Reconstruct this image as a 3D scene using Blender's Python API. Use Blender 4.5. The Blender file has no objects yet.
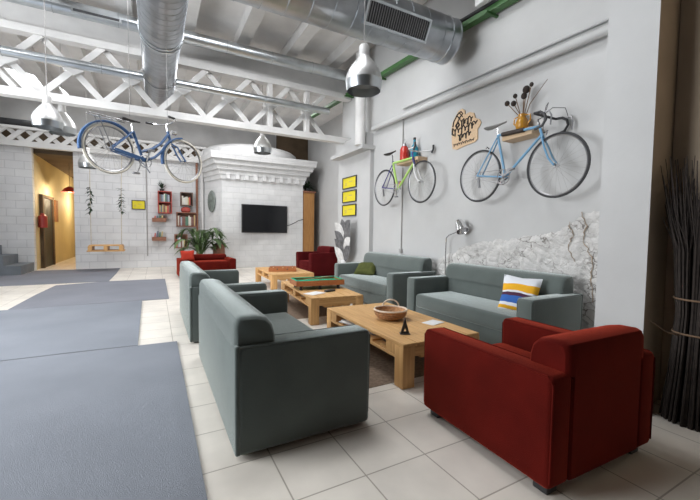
import bpy, bmesh, math, random
from mathutils import Vector, Matrix, noise
random.seed(11)
sc = bpy.context.scene
COL = sc.collection
PI = math.pi
R = math.radians

# ------------------------------------------------------------------ materials
def new_mat(name):
    m = bpy.data.materials.new(name); m.use_nodes = True
    return m, m.node_tree, m.node_tree.nodes['Principled BSDF']

def mat(name, col, rough=.6, metal=0., var=.12, scale=6., bump=0., bscale=40., spec=.5, sheen=0., trans=0., tint=(1, 1, 1), srough=.35):
    """Principled surface whose colour varies a little with a noise."""
    m, t, b = new_mat(name)
    b.inputs['Roughness'].default_value = rough
    b.inputs['Metallic'].default_value = metal
    b.inputs['Specular IOR Level'].default_value = spec
    b.inputs['Sheen Weight'].default_value = sheen
    b.inputs['Transmission Weight'].default_value = trans
    b.inputs['Sheen Tint'].default_value = (*tint, 1); b.inputs['Sheen Roughness'].default_value = srough
    tc = t.nodes.new('ShaderNodeTexCoord')
    n = t.nodes.new('ShaderNodeTexNoise'); n.inputs['Scale'].default_value = scale; n.inputs['Detail'].default_value = 4
    r = t.nodes.new('ShaderNodeValToRGB')
    r.color_ramp.elements[0].position = .3; r.color_ramp.elements[1].position = .7
    r.color_ramp.elements[0].color = [c * (1 - var) for c in col] + [1]
    r.color_ramp.elements[1].color = [min(1, c * (1 + var)) for c in col] + [1]
    t.links.new(tc.outputs['Object'], n.inputs['Vector'])
    t.links.new(n.outputs['Fac'], r.inputs['Fac'])
    t.links.new(r.outputs['Color'], b.inputs['Base Color'])
    if bump:
        n2 = t.nodes.new('ShaderNodeTexNoise'); n2.inputs['Scale'].default_value = bscale; n2.inputs['Detail'].default_value = 5
        bp = t.nodes.new('ShaderNodeBump'); bp.inputs['Strength'].default_value = bump; bp.inputs['Distance'].default_value = .02
        t.links.new(tc.outputs['Object'], n2.inputs['Vector'])
        t.links.new(n2.outputs['Fac'], bp.inputs['Height'])
        t.links.new(bp.outputs['Normal'], b.inputs['Normal'])
    return m

def brick_mat(name, c1, c2, mortar, bw, rh, ms, off, axes='XZ', shift=(0, 0), bump=.4, rough=.7, spec=.4, var=.1, nscale=1.5):
    m, t, b = new_mat(name)
    tc = t.nodes.new('ShaderNodeTexCoord'); sp = t.nodes.new('ShaderNodeSeparateXYZ'); cb = t.nodes.new('ShaderNodeCombineXYZ')
    t.links.new(tc.outputs['Object'], sp.inputs[0])
    for k, a in enumerate(axes):
        ad = t.nodes.new('ShaderNodeMath'); ad.operation = 'ADD'; ad.inputs[1].default_value = shift[k]
        t.links.new(sp.outputs[a], ad.inputs[0]); t.links.new(ad.outputs[0], cb.inputs[k])
    br = t.nodes.new('ShaderNodeTexBrick'); br.offset = off; br.squash = 1
    br.inputs['Color1'].default_value = (*c1, 1); br.inputs['Color2'].default_value = (*c2, 1); br.inputs['Mortar'].default_value = (*mortar, 1)
    br.inputs['Scale'].default_value = 1; br.inputs['Mortar Size'].default_value = ms; br.inputs['Mortar Smooth'].default_value = .2
    br.inputs['Brick Width'].default_value = bw; br.inputs['Row Height'].default_value = rh
    t.links.new(cb.outputs[0], br.inputs['Vector'])
    n = t.nodes.new('ShaderNodeTexNoise'); n.inputs['Scale'].default_value = nscale; n.inputs['Detail'].default_value = 6
    t.links.new(tc.outputs['Object'], n.inputs['Vector'])
    mp = t.nodes.new('ShaderNodeMapRange'); mp.inputs['From Min'].default_value = .3; mp.inputs['From Max'].default_value = .7
    mp.inputs['To Min'].default_value = 1 - var; mp.inputs['To Max'].default_value = 1 + var * .3
    t.links.new(n.outputs['Fac'], mp.inputs['Value'])
    mx = t.nodes.new('ShaderNodeVectorMath'); mx.operation = 'SCALE'
    t.links.new(br.outputs['Color'], mx.inputs[0]); t.links.new(mp.outputs[0], mx.inputs['Scale'])
    t.links.new(mx.outputs[0], b.inputs['Base Color'])
    bp = t.nodes.new('ShaderNodeBump'); bp.invert = True; bp.inputs['Strength'].default_value = bump; bp.inputs['Distance'].default_value = .012
    t.links.new(br.outputs['Fac'], bp.inputs['Height']); t.links.new(bp.outputs['Normal'], b.inputs['Normal'])
    b.inputs['Roughness'].default_value = rough; b.inputs['Specular IOR Level'].default_value = spec
    return m

def wood_mat(name, c1, c2, axis='Y', rough=.55, scale=3.):
    m, t, b = new_mat(name)
    tc = t.nodes.new('ShaderNodeTexCoord'); mp = t.nodes.new('ShaderNodeMapping')
    s = [14., 14., 14.]; s['XYZ'.index(axis)] = .9
    mp.inputs['Scale'].default_value = s
    n = t.nodes.new('ShaderNodeTexNoise'); n.inputs['Scale'].default_value = scale; n.inputs['Detail'].default_value = 5; n.inputs['Distortion'].default_value = .6
    r = t.nodes.new('ShaderNodeValToRGB'); r.color_ramp.elements[0].position = .32; r.color_ramp.elements[1].position = .68
    r.color_ramp.elements[0].color = (*c1, 1); r.color_ramp.elements[1].color = (*c2, 1)
    t.links.new(tc.outputs['Object'], mp.inputs['Vector']); t.links.new(mp.outputs[0], n.inputs['Vector'])
    t.links.new(n.outputs['Fac'], r.inputs['Fac']); t.links.new(r.outputs['Color'], b.inputs['Base Color'])
    bp = t.nodes.new('ShaderNodeBump'); bp.inputs['Strength'].default_value = .15; bp.inputs['Distance'].default_value = .01
    t.links.new(n.outputs['Fac'], bp.inputs['Height']); t.links.new(bp.outputs['Normal'], b.inputs['Normal'])
    b.inputs['Roughness'].default_value = rough
    return m

def emit(name, col, s):
    m = bpy.data.materials.new(name); m.use_nodes = True; t = m.node_tree
    t.nodes.remove(t.nodes['Principled BSDF'])
    e = t.nodes.new('ShaderNodeEmission'); e.inputs['Color'].default_value = (*col, 1); e.inputs['Strength'].default_value = s
    t.links.new(e.outputs[0], t.nodes['Material Output'].inputs[0])
    return m

M = {}
M['tile'] = brick_mat('floor_tile', (.82, .77, .69), (.76, .71, .64), (.42, .38, .32), .403, .408, .0045, 0., 'XY', (-.978 + .403 * 20, -1.59 + .408 * 20), bump=.25, rough=.38, var=.16, nscale=2.5)
M['brick'] = brick_mat('white_brick', (.72, .72, .72), (.68, .68, .69), (.60, .60, .61), .44, .235, .012, .5, 'XZ', (10, 0), bump=.5, var=.12)
M['brick_y'] = brick_mat('white_brick_side', (.72, .72, .72), (.68, .68, .69), (.60, .60, .61), .44, .235, .012, .5, 'YZ', (10, 0), bump=.5, var=.12)
M['plaster'] = mat('white_plaster', (.50, .50, .495), .75, var=.06, scale=1.3, bump=.12, bscale=9)
M['whitewash'] = brick_mat('whitewashed_chimney', (.72, .72, .715), (.70, .70, .70), (.655, .655, .655), .42, .20, .01, .5, 'XZ', (10, 0), bump=.6, var=.10, nscale=3)
M['stone'] = mat('whitewashed_stone', (.55, .54, .525), .85, var=.14, scale=9, bump=.5, bscale=45)
_t = M['stone'].node_tree; _b = _t.nodes['Principled BSDF']
_v = _t.nodes.new('ShaderNodeTexVoronoi'); _v.feature = 'DISTANCE_TO_EDGE'; _v.inputs['Scale'].default_value = 6.5
_tc = [n_ for n_ in _t.nodes if n_.type == 'TEX_COORD'][0]
_nn = _t.nodes.new('ShaderNodeTexNoise'); _nn.inputs['Scale'].default_value = 4; _nn.inputs['Detail'].default_value = 4
_mxv = _t.nodes.new('ShaderNodeVectorMath'); _mxv.operation = 'MULTIPLY_ADD'; _mxv.inputs[1].default_value = (.35, .35, .35)
_mp = _t.nodes.new('ShaderNodeMapping'); _mp.inputs['Scale'].default_value = (1, .8, 1.5)
_t.links.new(_tc.outputs['Object'], _nn.inputs['Vector']); _t.links.new(_nn.outputs['Color'], _mxv.inputs[0]); _t.links.new(_tc.outputs['Object'], _mxv.inputs[2])
_t.links.new(_mxv.outputs[0], _mp.inputs['Vector']); _t.links.new(_mp.outputs[0], _v.inputs['Vector'])
_r = _t.nodes.new('ShaderNodeValToRGB'); _r.color_ramp.elements[0].position = .0; _r.color_ramp.elements[1].position = .05
_r.color_ramp.elements[0].color = (.20, .175, .15, 1); _r.color_ramp.elements[1].color = (1, 1, 1, 1)
_n3 = _t.nodes.new('ShaderNodeTexNoise'); _n3.inputs['Scale'].default_value = 3
_t.links.new(_tc.outputs['Object'], _n3.inputs['Vector'])
_th = _t.nodes.new('ShaderNodeMapRange'); _th.inputs['From Min'].default_value = .42; _th.inputs['From Max'].default_value = .62
_t.links.new(_n3.outputs['Fac'], _th.inputs['Value'])
_mix = _t.nodes.new('ShaderNodeMix'); _mix.data_type = 'RGBA'; _mix.blend_type = 'MULTIPLY'
_src = _b.inputs['Base Color'].links[0].from_socket
_t.links.new(_v.outputs['Distance'], _r.inputs['Fac'])
_t.links.new(_th.outputs[0], _mix.inputs['Factor']); _t.links.new(_src, _mix.inputs[6]); _t.links.new(_r.outputs['Color'], _mix.inputs[7])
_t.links.new(_mix.outputs[2], _b.inputs['Base Color'])
M['crack'] = mat('bare_mortar', (.36, .29, .22), .9, var=.3, scale=20)
M['ceil'] = mat('ceiling_white', (.76, .75, .74), .85, var=.10, scale=1.6, bump=.3, bscale=5)
M['beam'] = mat('white_painted_beam', (.68, .67, .655), .7, var=.07, scale=3, bump=.1)
M['brown'] = mat('brown_paint_and_shade', (.52, .42, .31), .8, var=.12, scale=2)
M['bouncecut'] = mat('dark_bounce_cut', (.05, .048, .045), .85, var=.1, scale=1)  # near black, chosen to cut light bouncing from the camera side
M['yellow'] = mat('yellow_corridor_paint', (.60, .51, .31), .7, var=.06, scale=2)
M['galv'] = mat('galvanised_steel', (.41, .43, .455), .33, 1., var=.14, scale=5, bump=.05, bscale=30)
M['galv2'] = mat('galvanised_pipe', (.58, .61, .63), .30, 1., var=.10, scale=5)
M['alu'] = mat('brushed_aluminium', (.74, .74, .73), .42, .75, var=.06, scale=8)
M['chrome'] = mat('chrome', (.75, .75, .76), .16, 1., var=.03)
M['dark'] = mat('black_plastic', (.022, .022, .024), .45, var=.1)
M['rubber'] = mat('black_rubber', (.03, .03, .032), .6, var=.1)
M['darkhole'] = mat('dark_slots', (.05, .05, .055), .6, var=.1)
M['teal'] = mat('grey_green_fabric', (.100, .118, .111), .9, var=.10, scale=4, bump=.2, bscale=240, spec=.15, sheen=1., tint=(.92, 1., .98), srough=.42)
M['red'] = mat('red_fabric', (.082, .005, .003), .95, var=.16, scale=5, bump=.25, bscale=200, spec=.1, sheen=.7, tint=(.75, .10, .05))
M['maroon'] = mat('maroon_fabric', (.075, .006, .007), .95, var=.14, scale=4, bump=.25, bscale=240, spec=.1, sheen=.4, tint=(.6, .08, .07))
M['brightred'] = mat('bright_red_fabric', (.42, .04, .022), .9, var=.12, scale=4, spec=.2)
M['olive'] = mat('olive_fabric', (.075, .085, .025), .95, var=.2, scale=12, bump=.3, bscale=120, spec=.2)
M['carpet'] = mat('grey_blue_carpet', (.245, .262, .295), .95, var=.07, scale=1.2, bump=.5, bscale=300, spec=.1)
M['carpet2'] = mat('grey_violet_carpet', (.235, .243, .275), .95, var=.07, scale=1.2, bump=.5, bscale=300, spec=.1)
M['rug'] = mat('brown_jute', (.23, .17, .125), .95, var=.25, scale=30, bump=.6, bscale=120, spec=.1)
M['pine'] = wood_mat('oiled_pine_lengthwise', (.54, .30, .11), (.70, .42, .175), 'Y')
M['pinex'] = wood_mat('oiled_pine_crosswise', (.50, .27, .095), (.66, .39, .16), 'X')
M['pinez'] = wood_mat('oiled_pine_upright', (.52, .28, .10), (.66, .39, .16), 'Z')
M['board'] = wood_mat('orange_board', (.34, .155, .045), (.46, .23, .075), 'Z')
M['ply'] = wood_mat('pale_plywood', (.58, .40, .24), (.66, .48, .31), 'Y')
M['cratewood'] = wood_mat('crate_brown', (.20, .085, .05), (.30, .13, .075), 'X')
M['cratered'] = mat('crate_red', (.36, .06, .045), .7, var=.2)
M['cratedark'] = wood_mat('crate_dark', (.10, .06, .045), (.17, .10, .07), 'X')
M['ink'] = mat('burnt_lettering', (.03, .022, .018), .8)
M['blue'] = mat('light_blue_enamel', (.16, .34, .52), .3, var=.04)
M['cityblue'] = mat('city_blue_enamel', (.05, .12, .27), .35, var=.06)
M['lime'] = mat('lime_enamel', (.40, .62, .16), .35, var=.04)
M['purple'] = mat('violet_enamel', (.06, .05, .20), .35, var=.04)
M['pink'] = mat('coral_enamel', (.52, .16, .12), .4, var=.04)
M['cream'] = mat('cream_tyre', (.74, .69, .60), .7, var=.08)
M['leather'] = mat('dark_leather', (.03, .025, .022), .5)
M['greysaddle'] = mat('grey_saddle', (.26, .26, .25), .55)
M['steelgrey'] = mat('bare_steel', (.34, .34, .35), .35, .9, var=.1)
M['wrap'] = mat('brown_bar_sleeve', (.035, .022, .016), .6)
M['greentray'] = mat('green_tray_paint', (.05, .14, .04), .5, var=.12)
M['white'] = mat('white_plastic', (.75, .75, .75), .45, var=.04)
M['paper'] = mat('white_paper', (.80, .80, .80), .8, var=.02)
M['posteryellow'] = mat('yellow_poster', (.72, .60, .02), .6, var=.03)
M['tv'] = mat('black_screen', (.006, .007, .009), .12, var=.05)
M['amber'] = mat('amber_glass', (.70, .34, .04), .12, var=.1, trans=.35)
M['redglass'] = mat('red_glass', (.48, .03, .02), .25, var=.1)
M['tealglass'] = mat('teal_glass', (.02, .24, .34), .2, var=.1)
M['thistle'] = mat('dried_thistle', (.035, .025, .02), .9)
M['stem'] = mat('dried_stem', (.16, .10, .06), .9)
M['twig'] = mat('dark_twigs', (.030, .022, .018), .9, var=.4, scale=30)
M['leaf'] = mat('palm_green', (.075, .13, .04), .6, var=.35, scale=8)
M['leafdark'] = mat('dark_green_leaf', (.02, .045, .02), .6, var=.3)
M['silverleaf'] = mat('grey_dried_leaf', (.13, .13, .135), .7, var=.5, scale=14)
M['silverpale'] = mat('pale_dried_leaf', (.62, .62, .61), .7, var=.2, scale=14)
M['pot'] = mat('terracotta', (.36, .17, .08), .8, var=.12)
M['felt'] = mat('green_felt', (.01, .36, .19), .95, var=.05)
M['cabinet'] = wood_mat('orange_cabinet', (.38, .13, .045), (.48, .18, .06), 'X')
M['wicker'] = mat('wicker', (.46, .24, .11), .75, var=.35, scale=40, bump=.6, bscale=90)
M['wickerpale'] = mat('pale_wicker', (.70, .58, .46), .75, var=.2, scale=40)
M['cord'] = mat('grey_cord', (.35, .34, .33), .7)
M['rope'] = mat('pale_rope', (.50, .44, .36), .9, var=.2, scale=40)
M['slate'] = mat('blue_grey_step', (.17, .19, .21), .8, var=.15, scale=3)
M['mirror'] = mat('grey_green_disc', (.20, .23, .21), .25, var=.35, scale=9)
M['cushwhite'] = mat('cushion_white', (.72, .74, .78), .9, var=.05, bump=.2, bscale=150)
M['extred'] = mat('extinguisher_red', (.30, .03, .025), .35)
M['loft'] = mat('loft_brown', (.11, .075, .045), .9, var=.3, scale=2)
M['sky'] = emit('daylight_pane', (.93, .97, 1.), 5.)
M['bulb'] = emit('warm_bulb', (1., .72, .36), 4.)
bookcols = [(.62, .58, .5), (.5, .1, .08), (.14, .16, .2), (.64, .62, .6), (.10, .20, .14), (.5, .38, .18), (.2, .1, .08), (.36, .4, .44)]
M['books'] = [mat('book_cover_%d' % i, c, .7, var=.1) for i, c in enumerate(bookcols)]

# striped cushion: colours by height
def stripe_mat():
    m, t, b = new_mat('striped_cushion')
    tc = t.nodes.new('ShaderNodeTexCoord'); sp = t.nodes.new('ShaderNodeSeparateXYZ')
    t.links.new(tc.outputs['Object'], sp.inputs[0])
    n = t.nodes.new('ShaderNodeTexNoise'); n.inputs['Scale'].default_value = 5
    t.links.new(tc.outputs['Object'], n.inputs['Vector'])
    ad = t.nodes.new('ShaderNodeMath'); ad.operation = 'MULTIPLY_ADD'; ad.inputs[1].default_value = .05; ad.inputs[2].default_value = -.025
    t.links.new(n.outputs['Fac'], ad.inputs[0])
    s = t.nodes.new('ShaderNodeMath'); s.operation = 'ADD'
    t.links.new(sp.outputs['Z'], s.inputs[0]); t.links.new(ad.outputs[0], s.inputs[1])
    mp = t.nodes.new('ShaderNodeMapRange'); mp.inputs['From Min'].default_value = 0; mp.inputs['From Max'].default_value = .42
    t.links.new(s.outputs[0], mp.inputs['Value'])
    r = t.nodes.new('ShaderNodeValToRGB'); r.color_ramp.interpolation = 'CONSTANT'
    W = (.72, .74, .78, 1); Y = (.78, .40, .015, 1); B = (.03, .12, .42, 1); P = (.07, .02, .05, 1)
    els = [(0, W), (.05, Y), (.14, W), (.22, B), (.42, P), (.51, W), (.56, Y), (.76, W)]
    cr = r.color_ramp
    cr.elements[0].position, cr.elements[0].color = els[0]
    cr.elements[1].position, cr.elements[1].color = els[-1]
    for p, c in els[1:-1]:
        e = cr.elements.new(p); e.color = c
    t.links.new(mp.outputs[0], r.inputs['Fac']); t.links.new(r.outputs['Color'], b.inputs['Base Color'])
    b.inputs['Roughness'].default_value = .9
    return m
M['stripe'] = stripe_mat()

# ------------------------------------------------------------------ mesh builder
class MB:
    def __init__(s): s.bm = bmesh.new()
    def box(s, x0, x1, y0, y1, z0, z1, bev=0., seg=2, mtx=None):
        v = [s.bm.verts.new(p) for p in ((x0,y0,z0),(x1,y0,z0),(x1,y1,z0),(x0,y1,z0),(x0,y0,z1),(x1,y0,z1),(x1,y1,z1),(x0,y1,z1))]
        f = [s.bm.faces.new([v[i] for i in q]) for q in ((3,2,1,0),(4,5,6,7),(0,1,5,4),(1,2,6,5),(2,3,7,6),(3,0,4,7))]
        if mtx is not None: bmesh.ops.transform(s.bm, matrix=mtx, verts=v)
        if bev > 0:
            es = list({e for q in f for e in q.edges})
            bmesh.ops.bevel(s.bm, geom=es, offset=bev, offset_type='OFFSET', segments=seg, profile=.5, affect='EDGES')
        return s
    def tube(s, pts, r, seg=8, cap=True, closed=False):
        pts = [Vector(p) for p in pts]; n = len(pts)
        rr = r if isinstance(r, (list, tuple)) else [r] * n
        rings = []; prev = None
        for i, p in enumerate(pts):
            if closed: d = pts[(i + 1) % n] - pts[i - 1]
            else: d = pts[min(i + 1, n - 1)] - pts[max(i - 1, 0)]
            d.normalize()
            if prev is None:
                a = Vector((0, 0, 1)) if abs(d.z) < .9 else Vector((1, 0, 0))
                u = d.cross(a).normalized()
            else:
                u = (prev - d * prev.dot(d)).normalized()
            prev = u; w = d.cross(u)
            rings.append([s.bm.verts.new(p + (u * math.cos(2 * PI * k / seg) + w * math.sin(2 * PI * k / seg)) * rr[i]) for k in range(seg)])
        m = n if closed else n - 1
        for i in range(m):
            a, b = rings[i], rings[(i + 1) % n]
            for k in range(seg):
                s.bm.faces.new((a[k], a[(k + 1) % seg], b[(k + 1) % seg], b[k]))
        if cap and not closed:
            s.bm.faces.new(rings[0][::-1]); s.bm.faces.new(rings[-1])
        return s
    def lathe(s, prof, seg=28, c=(0, 0, 0), mtx=None):
        rings = []; vs = []
        for r, z in prof:
            if r < 1e-5:
                v = s.bm.verts.new((c[0], c[1], c[2] + z)); rings.append([v]); vs.append(v)
            else:
                q = [s.bm.verts.new((c[0] + r * math.cos(2 * PI * k / seg), c[1] + r * math.sin(2 * PI * k / seg), c[2] + z)) for k in range(seg)]
                rings.append(q); vs += q
        for a, b in zip(rings, rings[1:]):
            for k in range(seg):
                k2 = (k + 1) % seg
                if len(a) == 1 and len(b) == 1: continue
                if len(a) == 1: s.bm.faces.new((a[0], b[k2], b[k]))
                elif len(b) == 1: s.bm.faces.new((a[k], a[k2], b[0]))
                else: s.bm.faces.new((a[k], a[k2], b[k2], b[k]))
        if mtx is not None: bmesh.ops.transform(s.bm, matrix=mtx, verts=vs)
        return s
    def prism(s, poly, axis, a, b):
        """poly: 2-D outline; axis: extrusion axis; other two axes in xyz order"""
        def pt(p, t):
            if axis == 'x': return (t, p[0], p[1])
            if axis == 'y': return (p[0], t, p[1])
            return (p[0], p[1], t)
        A = [s.bm.verts.new(pt(p, a)) for p in poly]; B = [s.bm.verts.new(pt(p, b)) for p in poly]
        n = len(poly)
        s.bm.faces.new(A); s.bm.faces.new(B[::-1])
        for i in range(n): s.bm.faces.new((A[i], B[i], B[(i + 1) % n], A[(i + 1) % n]))
        return s
    def hull(s, bot, top):
        """two matching rings joined"""
        A = [s.bm.verts.new(p) for p in bot]; B = [s.bm.verts.new(p) for p in top]; n = len(A)
        for i in range(n): s.bm.faces.new((A[i], A[(i + 1) % n], B[(i + 1) % n], B[i]))
        s.bm.faces.new(A[::-1]); s.bm.faces.new(B)
        return s
    def bar(s, p, q, w, d, up=(0, 1, 0)):
        """rectangular bar from p to q, w wide across, d deep along 'up'"""
        p, q = Vector(p), Vector(q); t = (q - p).normalized(); u = Vector(up); n = t.cross(u).normalized()
        v = []
        for c in (p, q):
            for a, b in ((-1, -1), (1, -1), (1, 1), (-1, 1)):
                v.append(s.bm.verts.new(c + n * (a * w / 2) + u * (b * d / 2)))
        for q4 in ((3,2,1,0),(4,5,6,7),(0,1,5,4),(1,2,6,5),(2,3,7,6),(3,0,4,7)): s.bm.faces.new([v[i] for i in q4])
        return s
    def sphere(s, c, r, sc3=(1, 1, 1), seg=12):
        bmesh.ops.create_uvsphere(s.bm, u_segments=seg, v_segments=max(6, seg // 2 + 1), radius=r, matrix=Matrix.Translation(c) @ Matrix.Diagonal((*sc3, 1)))
        return s
    def build(s, name, m, parent=None, smooth=True, mats=None):
        bmesh.ops.recalc_face_normals(s.bm, faces=s.bm.faces)
        me = bpy.data.meshes.new(name); s.bm.to_mesh(me); s.bm.free()
        o = bpy.data.objects.new(name, me); COL.objects.link(o)
        me.materials.append(m)
        if smooth:
            me.shade_smooth()
            try: me.set_sharp_from_angle(angle=R(38))
            except Exception: pass
        if parent: o.parent = parent
        return o

def tag(o, label, cat, group=None, kind=None):
    o['label'] = label; o['category'] = cat
    if group: o['group'] = group
    if kind: o['kind'] = kind
    return o
def thing(name, loc, rz, label, cat, group=None):
    o = bpy.data.objects.new(name, None); COL.objects.link(o)
    o.empty_display_size = .1
    o.location = loc; o.rotation_euler = (0, 0, rz)
    return tag(o, label, cat, group)
def struct(o, label=None, cat=None):
    o['kind'] = 'structure'
    if label: o['label'] = label
    if cat: o['category'] = cat
    return o
def copy_tree(o, parent=None):
    c = o.copy(); COL.objects.link(c)
    if parent: c.parent = parent
    for ch in [k for k in o.children]: copy_tree(ch, c)
    return c
def SB(name, m, *box, bev=0., label=None, cat=None):
    return struct(MB().box(*box, bev=bev).build(name, m, smooth=bev > 0), label, cat)

# ------------------------------------------------------------------ the setting
CEIL = 5.4
SB('floor', M['tile'], -5.3, 6.2, -3, 26, -.1, 0, label='pale square tiled floor of the hall', cat='floor')
# right side: bare wall with bikes, recess beyond, brown stretch near the camera
SB('wall_right', M['plaster'], 4.3, 4.6, 1.5, 8.4, 0, CEIL, label='white plastered wall behind the bikes', cat='wall')
SB('wall_far_right', M['plaster'], 5.75, 6.0, 8.4, 16, 0, CEIL, label='white wall set back behind the maroon armchair', cat='wall')
SB('wall_return', M['plaster'], 4.6, 6.0, 8.2, 8.4, 0, CEIL, label='short white wall where the side wall steps back', cat='wall')
SB('wall_near_right', M['brown'], 3.5, 4.6, -3, 1.28, 0, CEIL, label='dark brown wall behind the twig bundle', cat='wall')
# pier: white face towards the hall, narrow return coloured brown for its shade
p = MB().prism([(3.11, 1.25), (3.5, 1.285), (4.3, 1.285), (4.3, 1.6), (3.11, 1.58)], 'z', 0, CEIL).build('pillar', M['plaster'], smooth=False)
p.data.materials.append(M['brown'])
for f in p.data.polygons:
    if f.normal.y < -.9 : f.material_index = 1
struct(p, 'white pier between the bike wall and brown wall', 'pillar')
# stepped pilaster that carries the truss
a = MB().box(4.20, 4.3, 6.85, 8.4, 0, 3.12).box(3.96, 4.3, 6.8, 8.4, 3.12, 3.20).box(4.12, 4.3, 6.9, 8.4, 3.22, 3.5)
struct(a.build('pillar', M['plaster'], smooth=False), 'white pilaster carrying three yellow pictures', 'pillar')
# back wall with opening to corridor; stops under the lattice beam
SB('wall_back', M['brick'], -5.3, -3.22, 14.2, 14.4, 0, 3.72, label='white brick wall left of the corridor opening', cat='wall')
SB('wall_back', M['brick'], -2.22, 5.75, 14.2, 14.4, 0, 3.72, label='white brick wall behind the swing and book crates', cat='wall')
SB('wall_loft', M['loft'], -5.3, 6.0, 15.0, 15.1, 3.68, 4.5, label='dark sheet for the shade in the loft behind the lattice beam', cat='wall')  # dark sheet stands for the shade seen through the lattice holes
SB('wall_loft', M['ceil'], -5.3, 6.0, 15.1, 15.3, 3.68, CEIL + .2, label='grey white wall high behind the lattice beam', cat='wall')
SB('floor_loft', M['loft'], -5.3, 6.0, 14.4, 24.4, 3.6, 3.68, label='dark loft floor behind the lattice beam', cat='floor')
# corridor
wl = SB('wall_corridor', M['yellow'], -3.45, -3.25, 14.4, 24, 0, 3.6, label='yellow corridor wall with a dark doorway', cat='wall')
SB('wall_corridor', M['yellow'], -2.0, -1.8, 14.4, 24, 0, 3.6, label='yellow corridor wall on the far side', cat='wall')
SB('wall_corridor', M['yellow'], -3.45, -1.8, 24, 24.2, 0, 3.6, label='yellow end wall of the corridor', cat='wall')
SB('wall_loft', M['loft'], 4.4, 5.75, 14.42, 14.5, 3.68, CEIL, label='dark panel for the shaded recess above and beside the chimney', cat='wall')  # dark colour put in for the shade of the recess
# left and front walls (behind the camera)
SB('wall_left', M['plaster'], -5.3, -5.1, -3, 26, 0, .8, label='white wall below the side windows', cat='wall')
SB('wall_left', M['plaster'], -5.3, -5.1, -3, 26, 3.9, 6, label='white wall above the side windows', cat='wall')
SB('wall_left', M['bouncecut'], -5.3, -5.1, -3, 2.2, .8, 3.9, label='unseen wall left of the camera, darkened to cut bounce', cat='wall')  # closed and darkened to cut light from the left of the camera
SB('wall_left', M['plaster'], -5.3, -5.1, 7.2, 26, .8, 3.9, label='white wall beyond the side windows', cat='wall')
SB('wall_front', M['bouncecut'], -5.3, 6.2, -3.2, -3, 0, 6, label='unseen wall behind the camera, darkened to cut bounce', cat='wall')  # darkened to cut fill light on faces turned to the camera
# ceiling with a skylight hole (X -3.1..-2.3, Y 12.7..14.2)
SKX0, SKX1, SKY0, SKY1 = -3.35, -2.25, 12.55, 14.15
SB('ceiling_darkened', M['bouncecut'], -5.3, 6.2, -3.2, 2.4, CEIL, CEIL + .2, label='unseen ceiling above the camera, darkened to cut bounce', cat='ceiling')  # unseen stretch, made dark only to cut bounce on the near faces
c = MB().box(-5.3, SKX0, 2.4, 16.4, CEIL, CEIL + .2).box(SKX1, 6.2, 2.4, 16.4, CEIL, CEIL + .2)
c.box(SKX0, SKX1, 2.4, SKY0, CEIL, CEIL + .2).box(SKX0, SKX1, SKY1, 16.4, CEIL, CEIL + .2)
# quarter-arch infill so the opening reads as an arch
arc = [(SKX0, SKY0), (SKX1, SKY0)] + [(SKX0 + (SKX1 - SKX0) * math.sin(t), SKY1 - (SKY1 - SKY0) * math.cos(t)) for t in [PI / 2 * k / 12 for k in range(12, -1, -1)]]
c.prism(arc, 'z', CEIL, CEIL + .2)
struct(c.build('ceiling', M['ceil'], smooth=False), 'white ceiling between the beams', 'ceiling')
w = SB('window_1', M['sky'], SKX0 - .1, SKX1 + .1, SKY0 - .1, SKY1 + .1, CEIL + .21, CEIL + .23, label='bright arched skylight in the ceiling', cat='window')
for i in range(-5, 5):
    x = .62 + 1.04 * i
    if x > 4.2: continue
    SB('ceiling_joist', M['beam'], x - .12, x + .12, 2.4, 14.15, CEIL - .24, CEIL, label='white ceiling beam running toward the back wall', cat='beam')

# lattice beam on top of back wall
t = MB().box(-5.1, 1.7, 14.0, 14.2, 3.70, 3.86).box(-5.1, 1.7, 14.0, 14.2, 4.20, 4.28)
BAYS = .42
x = -5.0
while x < 1.3:
    t.bar((x, 14.06, 3.82), (x + .42, 14.06, 4.24), .12, .06); t.bar((x + .42, 14.125, 3.82), (x, 14.125, 4.24), .12, .06)
    x += BAYS
while False:
    for q in range(2):
        t.bar((x, 14.06 + .06 * q, 3.8), (x + .6, 14.06 + .06 * q, 4.4), .13, .06) if q == 0 else t.bar((x + .6, 14.06 + .06 * q, 3.8), (x, 14.06 + .06 * q, 4.4), .13, .06)
        xx = x + .3
        t.bar((xx, 14.06 + .06 * q, 3.8), (xx + .6, 14.06 + .06 * q, 4.4), .13, .06) if q == 0 else t.bar((xx + .6, 14.06 + .06 * q, 3.8), (xx, 14.06 + .06 * q, 4.4), .13, .06)
    x += .6
struct(t.build('lattice_beam', M['beam'], smooth=False), 'white diamond lattice beam above the back wall', 'beam')

# roof truss across the hall
TY = 8.0; TB, TT = 3.60, 4.52
t = MB().box(-5.1, 4.28, TY - .09, TY + .09, TB - .13, TB)
t.box(-5.1, 4.28, TY - .10, TY + .10, TT, TT + .12)
t.box(-5.1, 4.28, TY - .02, TY + .16, TT + .12, CEIL - .24)
PAN = .87; x0 = .10 - PAN * 6
for k in range(12):
    xa = x0 + PAN * k; xm = xa + PAN / 2
    if xa + PAN > 4.4: break
    t.bar((xa, TY - .035, TB - .02), (xa + PAN, TY - .035, TT + .02), .10, .05)
    t.bar((xa + PAN, TY + .035, TB - .02), (xa, TY + .035, TT + .02), .10, .05)
    t.prism([(xm - .15, (TB + TT) / 2), (xm, (TB + TT) / 2 - .10), (xm + .15, (TB + TT) / 2), (xm, (TB + TT) / 2 + .10)], 'y', TY - .07, TY + .07)
    if xa > 1.0:
        t.box(xm - .045, xm + .045, TY - .08, TY + .08, TB - .02, TT + .02)
struct(t.build('roof_truss', M['beam'], smooth=False), 'white lattice roof truss crossing the hall', 'truss')
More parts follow.
